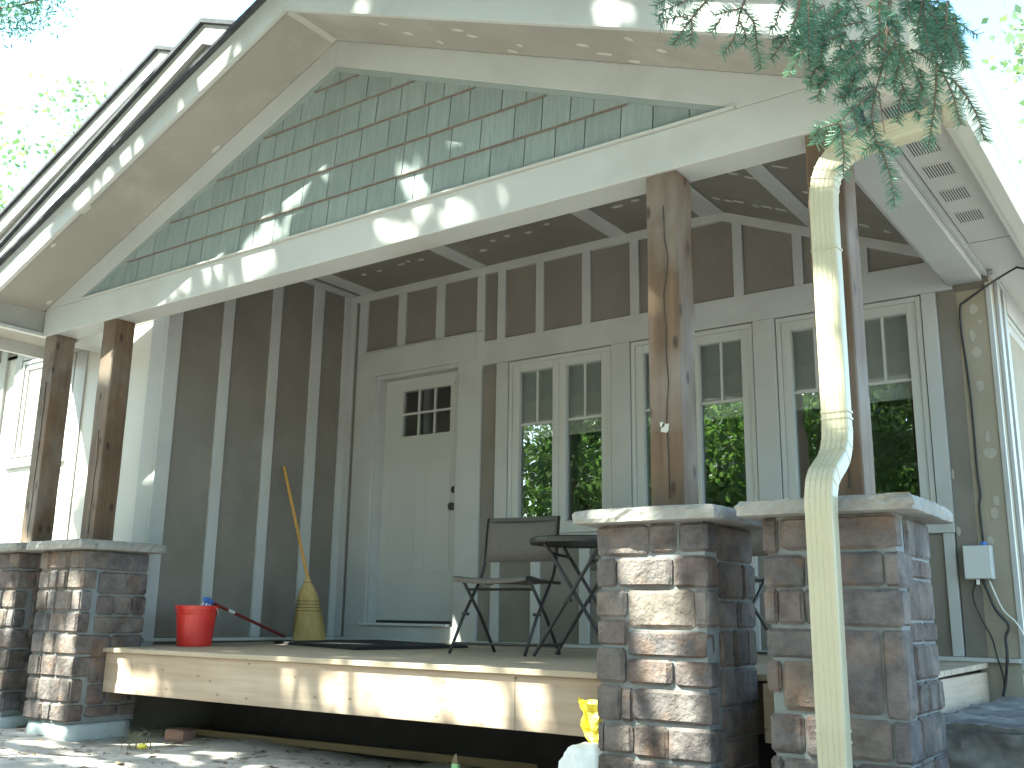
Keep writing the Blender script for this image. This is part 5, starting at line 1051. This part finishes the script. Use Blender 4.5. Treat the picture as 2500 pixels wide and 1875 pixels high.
# spruce boughs hanging close in front of the right eave
sp = thing('spruce_tree', (7.6, -4.9, -.58), 'spruce with drooping boughs hanging in front of the right eave', 'spruce')
SPRUCE=[([[5.754,-4.303,1.438],[5.749,-4.314,1.353],[5.743,-4.33,1.283],[5.733,-4.345,1.2],[5.725,-4.368,1.148]],'b',0.005),([[5.725,-4.368,1.148],[5.709,-4.392,1.119],[5.692,-4.417,1.091],[5.673,-4.443,1.06]],'n',0.0025),([[5.673,-4.443,1.06],[5.657,-4.453,1.054],[5.643,-4.461,1.047],[5.637,-4.462,1.035]],'n',0.002),([[5.725,-4.367,1.145],[5.718,-4.374,1.11],[5.717,-4.379,1.079],[5.72,-4.377,1.036]],'n',0.0025),([[5.72,-4.377,1.036],[5.73,-4.368,1.007],[5.736,-4.36,0.972],[5.738,-4.356,0.942],[5.739,-4.354,0.915]],'n',0.002),([[5.728,-4.364,1.142],[5.729,-4.359,1.106],[5.73,-4.352,1.061]],'x',0.002),([[5.72,-4.377,1.036],[5.738,-4.385,1.021],[5.759,-4.388,0.998]],'n',0.002),([[5.72,-4.377,1.036],[5.705,-4.374,1.032],[5.691,-4.369,1.026]],'n',0.002),([[5.677,-4.44,1.06],[5.676,-4.432,1.032],[5.675,-4.427,1.011],[5.673,-4.422,0.989],[5.669,-4.419,0.967]],'n',0.002),([[5.677,-4.44,1.06],[5.663,-4.427,1.046],[5.651,-4.414,1.037]],'n',0.002),([[5.693,-4.411,1.089],[5.697,-4.414,1.062],[5.699,-4.416,1.034]],'n',0.002),([[5.651,-4.456,1.052],[5.642,-4.458,1.035],[5.636,-4.458,1.023]],'n',0.002),([[5.717,-4.379,1.079],[5.705,-4.388,1.06],[5.698,-4.396,1.045]],'n',0.002),([[5.788,-4.241,1.434],[5.787,-4.241,1.347],[5.795,-4.25,1.309],[5.803,-4.257,1.266],[5.812,-4.263,1.222]],'b',0.004),([[5.812,-4.263,1.222],[5.823,-4.263,1.192],[5.832,-4.263,1.162],[5.839,-4.263,1.124],[5.844,-4.264,1.084]],'n',0.0025),([[5.83,-4.243,1.195],[5.847,-4.23,1.17],[5.86,-4.217,1.137],[5.868,-4.209,1.106],[5.871,-4.203,1.07]],'n',0.0025),([[5.794,-4.227,1.403],[5.806,-4.213,1.351],[5.822,-4.197,1.303],[5.839,-4.186,1.273],[5.854,-4.177,1.249]],'n',0.003),([[5.823,-4.202,1.301],[5.828,-4.202,1.269],[5.827,-4.206,1.236]],'n',0.002),([[5.812,-4.263,1.222],[5.81,-4.271,1.18],[5.805,-4.279,1.127],[5.799,-4.29,1.085],[5.792,-4.3,1.037]],'n',0.0025),([[5.779,-4.279,1.195],[5.785,-4.277,1.172],[5.778,-4.284,1.15],[5.774,-4.289,1.13]],'n',0.002),([[5.753,-4.295,1.186],[5.76,-4.289,1.153],[5.772,-4.282,1.127],[5.781,-4.28,1.113]],'n',0.002),([[5.756,-4.311,1.161],[5.751,-4.317,1.126],[5.746,-4.323,1.091]],'n',0.002),([[5.462,-4.446,1.425],[5.44,-4.466,1.385],[5.415,-4.487,1.341],[5.402,-4.503,1.309],[5.388,-4.519,1.275]],'n',0.003),([[5.412,-4.495,1.34],[5.396,-4.507,1.342],[5.38,-4.517,1.336],[5.366,-4.524,1.326]],'n',0.002),([[5.419,-4.47,1.404],[5.4,-4.487,1.384],[5.378,-4.507,1.368],[5.359,-4.523,1.348]],'n',0.002),([[5.421,-4.5,1.332],[5.419,-4.494,1.31],[5.413,-4.491,1.282]],'n',0.002),([[5.393,-4.49,1.408],[5.368,-4.504,1.393],[5.35,-4.513,1.379]],'n',0.002),([[5.515,-4.408,1.426],[5.497,-4.43,1.367],[5.493,-4.445,1.323],[5.492,-4.461,1.288]],'b',0.003),([[5.492,-4.461,1.288],[5.485,-4.462,1.276],[5.468,-4.468,1.253]],'n',0.002),([[5.5,-4.438,1.361],[5.477,-4.447,1.356],[5.449,-4.46,1.352]],'n',0.002),([[5.497,-4.445,1.33],[5.505,-4.436,1.3],[5.501,-4.439,1.278]],'n',0.002),([[5.464,-4.458,1.34],[5.452,-4.461,1.32],[5.444,-4.464,1.312]],'n',0.002),([[5.5,-4.438,1.361],[5.521,-4.429,1.321],[5.524,-4.43,1.275],[5.53,-4.427,1.222]],'n',0.002),([[5.608,-4.394,1.389],[5.597,-4.402,1.334],[5.592,-4.413,1.304],[5.58,-4.427,1.269],[5.555,-4.447,1.223]],'n',0.003),([[5.59,-4.409,1.307],[5.601,-4.401,1.285],[5.603,-4.398,1.259]],'n',0.002),([[5.578,-4.421,1.273],[5.567,-4.429,1.278],[5.557,-4.435,1.27]],'n',0.002),([[5.626,-4.381,1.389],[5.62,-4.376,1.313],[5.623,-4.375,1.269],[5.626,-4.375,1.233]],'b',0.003),([[5.579,-4.38,1.399],[5.561,-4.391,1.363],[5.551,-4.396,1.328],[5.544,-4.406,1.314]],'n',0.002),([[5.626,-4.375,1.233],[5.616,-4.386,1.204],[5.61,-4.396,1.18]],'n',0.002),([[5.626,-4.375,1.233],[5.634,-4.375,1.209],[5.636,-4.377,1.181]],'n',0.002),([[5.676,-4.363,1.23],[5.656,-4.377,1.2],[5.638,-4.392,1.177],[5.612,-4.415,1.166]],'n',0.0025),([[5.642,-4.396,1.174],[5.63,-4.4,1.155],[5.625,-4.399,1.138]],'n',0.002),([[5.723,-4.358,1.154],[5.698,-4.376,1.153],[5.675,-4.388,1.14],[5.659,-4.398,1.134]],'n',0.002),([[5.697,-4.374,1.146],[5.699,-4.369,1.131],[5.703,-4.365,1.127]],'n',0.002),([[5.734,-4.35,1.197],[5.711,-4.359,1.195],[5.687,-4.368,1.188]],'n',0.002),([[5.743,-4.33,1.283],[5.719,-4.343,1.265],[5.696,-4.351,1.238],[5.684,-4.353,1.215]],'n',0.0025),([[5.743,-4.33,1.283],[5.757,-4.32,1.251],[5.764,-4.313,1.217],[5.768,-4.309,1.184]],'n',0.0025),([[5.664,-4.349,1.373],[5.662,-4.361,1.343],[5.656,-4.37,1.296]],'n',0.002),([[5.831,-4.263,1.291],[5.837,-4.267,1.257],[5.845,-4.265,1.202]],'n',0.002),([[5.705,-4.169,1.425],[5.713,-4.174,1.399],[5.723,-4.175,1.359]],'n',0.002),([[5.811,-4.285,1.286],[5.819,-4.288,1.252],[5.829,-4.284,1.197]],'n',0.002),([[5.691,-4.392,1.246],[5.7,-4.396,1.213],[5.709,-4.393,1.16]],'n',0.002),([[5.755,-4.32,1.253],[5.744,-4.339,1.226],[5.725,-4.359,1.183]],'n',0.002),([[5.728,-4.332,1.361],[5.742,-4.331,1.327],[5.761,-4.32,1.271]],'n',0.002),([[5.803,-4.116,1.401],[5.794,-4.131,1.363],[5.778,-4.143,1.299]],'n',0.002),([[5.729,-4.315,1.311],[5.728,-4.325,1.278],[5.722,-4.333,1.225]],'n',0.002),([[5.795,-4.197,1.42],[5.8,-4.206,1.395],[5.805,-4.21,1.358]],'n',0.002),([[5.679,-4.375,1.275],[5.663,-4.4,1.257],[5.637,-4.43,1.229]],'n',0.002),([[5.712,-4.344,1.34],[5.735,-4.341,1.318],[5.765,-4.329,1.287]],'n',0.002),([[5.699,-4.378,1.23],[5.685,-4.402,1.213],[5.662,-4.431,1.19]],'n',0.002),([[5.626,-4.405,1.294],[5.615,-4.424,1.265],[5.595,-4.444,1.219]],'n',0.002),([[5.655,-4.217,1.436],[5.666,-4.22,1.406],[5.678,-4.216,1.357]],'n',0.002),([[5.848,-4.307,1.267],[5.857,-4.31,1.231],[5.867,-4.305,1.173]],'n',0.002),([[5.646,-4.262,1.266],[5.624,-4.291,1.246],[5.588,-4.327,1.217]],'n',0.002),([[5.8,-4.232,1.352],[5.812,-4.236,1.33],[5.829,-4.233,1.296]],'n',0.002),([[5.646,-4.404,1.267],[5.646,-4.416,1.239],[5.642,-4.424,1.194]],'n',0.002),([[5.807,-4.319,1.29],[5.81,-4.328,1.262],[5.813,-4.332,1.22]],'n',0.002),([[5.849,-4.267,1.292],[5.854,-4.275,1.266],[5.86,-4.278,1.226]],'n',0.002),([[5.766,-4.25,1.381],[5.77,-4.259,1.357],[5.774,-4.265,1.32]],'n',0.002),([[5.649,-4.317,1.232],[5.638,-4.339,1.215],[5.62,-4.364,1.19]],'n',0.002),([[5.842,-4.21,1.345],[5.843,-4.221,1.317],[5.841,-4.229,1.274]],'n',0.002),([[5.64,-4.465,1.31],[5.641,-4.472,1.273],[5.64,-4.475,1.213]],'n',0.002),([[5.676,-4.38,1.326],[5.667,-4.399,1.303],[5.652,-4.42,1.269]],'n',0.002),([[5.792,-4.096,1.459],[5.803,-4.101,1.437],[5.817,-4.1,1.404]],'n',0.002),([[5.665,-4.204,1.3],[5.654,-4.222,1.268],[5.634,-4.241,1.217]],'n',0.002),([[5.756,-4.129,1.385],[5.763,-4.136,1.361],[5.771,-4.138,1.322]],'n',0.002),([[5.81,-4.126,1.398],[5.833,-4.122,1.376],[5.865,-4.108,1.343]],'n',0.002),([[5.756,-4.288,1.244],[5.751,-4.302,1.213],[5.742,-4.313,1.163]],'n',0.002),([[5.798,-4.077,1.387],[5.792,-4.093,1.362],[5.781,-4.109,1.325]],'n',0.002),([[5.811,-4.075,1.411],[5.817,-4.083,1.387],[5.824,-4.087,1.349]],'n',0.002),([[5.758,-4.221,1.418],[5.759,-4.231,1.391],[5.758,-4.239,1.348]],'n',0.002),([[5.704,-4.148,1.345],[5.708,-4.152,1.305],[5.711,-4.15,1.239]],'n',0.002),([[5.583,-4.305,1.436],[5.578,-4.316,1.398],[5.567,-4.325,1.336]],'n',0.002),([[5.815,-4.241,1.295],[5.823,-4.243,1.259],[5.834,-4.238,1.201]],'n',0.002),([[5.811,-4.194,1.338],[5.827,-4.194,1.313],[5.849,-4.187,1.275]],'n',0.002),([[5.627,-4.436,1.295],[5.631,-4.443,1.264],[5.636,-4.445,1.216]],'n',0.002),([[5.706,-4.397,1.214],[5.693,-4.417,1.189],[5.673,-4.44,1.149]],'n',0.002),([[5.785,-4.14,1.371],[5.782,-4.154,1.346],[5.774,-4.167,1.307]],'n',0.002),([[5.645,-4.203,1.437],[5.637,-4.218,1.406],[5.623,-4.232,1.355]],'n',0.002),([[5.593,-4.263,1.398],[5.575,-4.286,1.366],[5.544,-4.312,1.314]],'n',0.002),([[5.806,-4.306,1.35],[5.808,-4.312,1.313],[5.809,-4.313,1.252]],'n',0.002),([[5.636,-4.205,1.322],[5.633,-4.217,1.291],[5.626,-4.227,1.241]],'n',0.002),([[5.636,-4.322,1.364],[5.628,-4.339,1.337],[5.614,-4.356,1.295]],'n',0.002),([[5.817,-4.202,1.337],[5.816,-4.215,1.313],[5.814,-4.225,1.277]],'n',0.002),([[5.781,-4.291,1.292],[5.792,-4.297,1.271],[5.806,-4.296,1.24]],'n',0.002),([[5.795,-4.169,1.376],[5.815,-4.166,1.348],[5.841,-4.153,1.303]],'n',0.002),([[5.747,-4.262,1.351],[5.749,-4.269,1.313],[5.75,-4.269,1.249]],'n',0.002),([[5.823,-4.216,1.35],[5.83,-4.219,1.314],[5.838,-4.215,1.254]],'n',0.002),([[5.656,-4.423,1.315],[5.641,-4.446,1.29],[5.615,-4.472,1.251]],'n',0.002),([[5.607,-4.325,1.339],[5.611,-4.334,1.312],[5.614,-4.339,1.271]],'n',0.002),([[5.681,-4.313,1.292],[5.676,-4.329,1.269],[5.665,-4.346,1.234]],'n',0.002),([[5.849,-4.317,1.307],[5.848,-4.327,1.274],[5.844,-4.334,1.221]],'n',0.002),([[5.575,-4.284,1.37],[5.578,-4.29,1.332],[5.579,-4.29,1.27]],'n',0.002),([[5.815,-4.093,1.449],[5.804,-4.11,1.416],[5.786,-4.127,1.364]],'n',0.002),([[5.762,-4.171,1.272],[5.766,-4.18,1.247],[5.769,-4.185,1.207]],'n',0.002),([[5.731,-4.127,1.346],[5.74,-4.13,1.313],[5.749,-4.127,1.259]],'n',0.002),([[5.678,-4.234,1.338],[5.662,-4.254,1.304],[5.636,-4.276,1.248]],'n',0.002),([[5.649,-4.219,1.428],[5.632,-4.245,1.413],[5.605,-4.278,1.393]],'n',0.002),([[5.705,-4.339,1.31],[5.682,-4.369,1.294],[5.646,-4.408,1.272]],'n',0.002),([[5.696,-4.273,1.421],[5.684,-4.294,1.401],[5.665,-4.319,1.371]],'n',0.002),([[5.694,-4.357,1.206],[5.685,-4.374,1.176],[5.67,-4.39,1.127]],'n',0.002),([[5.635,-4.433,1.253],[5.622,-4.452,1.22],[5.599,-4.472,1.167]],'n',0.002),([[5.636,-4.23,1.428],[5.622,-4.248,1.391],[5.598,-4.267,1.33]],'n',0.002),([[5.806,-4.311,1.332],[5.804,-4.324,1.306],[5.798,-4.335,1.264]],'n',0.002),([[5.766,-4.109,1.408],[5.791,-4.106,1.39],[5.825,-4.093,1.365]],'n',0.002),([[5.667,-4.351,1.294],[5.667,-4.363,1.269],[5.663,-4.373,1.229]],'n',0.002),([[5.593,-4.244,1.366],[5.591,-4.256,1.337],[5.585,-4.266,1.291]],'n',0.002),([[5.749,-4.172,1.32],[5.772,-4.169,1.298],[5.804,-4.155,1.266]],'n',0.002),([[5.723,-4.239,1.302],[5.72,-4.25,1.267],[5.712,-4.258,1.209]],'n',0.002),([[5.741,-4.356,1.331],[5.74,-4.365,1.294],[5.737,-4.369,1.235]],'n',0.002),([[5.804,-4.166,1.394],[5.808,-4.174,1.363],[5.81,-4.177,1.315]],'n',0.002),([[5.791,-4.119,1.411],[5.792,-4.128,1.379],[5.791,-4.133,1.329]],'n',0.002),([[5.58,-4.288,1.443],[5.578,-4.3,1.416],[5.573,-4.311,1.373]],'n',0.002)]
MB().tube([(7.6, -4.9, -.8), (7.58, -4.88, 1.5), (7.56, -4.86, 4.0), (7.55, -4.85, 7.5)], [.14, .12, .09, .03], 12).build('trunk', M['bark'], sp, smooth=True)
tw = MB(); NV = []
rs = np.random.default_rng(3)
for pts, kind, th in SPRUCE:
    sm = smooth_path(pts, 4); m_ = len(sm)
    tw.tube(sm, [th*(1-.65*i/(m_-1)) for i in range(m_)], 5)
    if kind == 'x': continue
    dens = 1300 if kind == 'n' else 450
    for i in range(m_-1):
        p, q = sm[i], sm[i+1]; L = (q-p).length; t = (q-p)/max(L, 1e-6)
        sd_ = t.cross(Vector((.55, -.78, .1))); sd_.normalize(); up = sd_.cross(t)
        for k in range(int(L*dens)+1):
            o = p+(q-p)*rs.random(); a = rs.choice([0, math.pi])+rs.normal(0, .55)
            dirn = (sd_*math.cos(a)+up*math.sin(a))*.86+t*rs.uniform(.35, .75); dirn.normalize()
            ln = rs.uniform(.014, .023)*(1.0 if i < m_-3 else .85); wv = dirn.cross(Vector(rs.normal(size=3))); wv.normalize(); wv *= .0010
            NV.append([o-wv, o+wv, o+dirn*ln+wv*.4, o+dirn*ln-wv*.4])
tw.build('twigs', M['twig'], sp, smooth=True)
for a, b, c in (((7.56, -4.86, 3.1), (6.6, -4.6, 1.9), (5.765, -4.32, 1.395)), ((7.56, -4.86, 2.6), (6.5, -4.5, 1.7), (5.84, -4.26, 1.37)), ((7.56, -4.86, 3.6), (6.3, -4.7, 2.1), (5.50, -4.52, 1.40))):
    MB().tube(smooth_path([a, b, c], 6), [.016-.011*i/12 for i in range(13)], 7).build('bough', M['twig'], sp, smooth=True)
V = np.array([[tuple(v) for v in q] for q in NV]).reshape(-1, 3)
no = link('needles', np_mesh('needles', V, np.arange(len(V)).reshape(-1, 4)), M['needle'], sp); no['kind'] = 'stuff'
print('needles', len(NV))
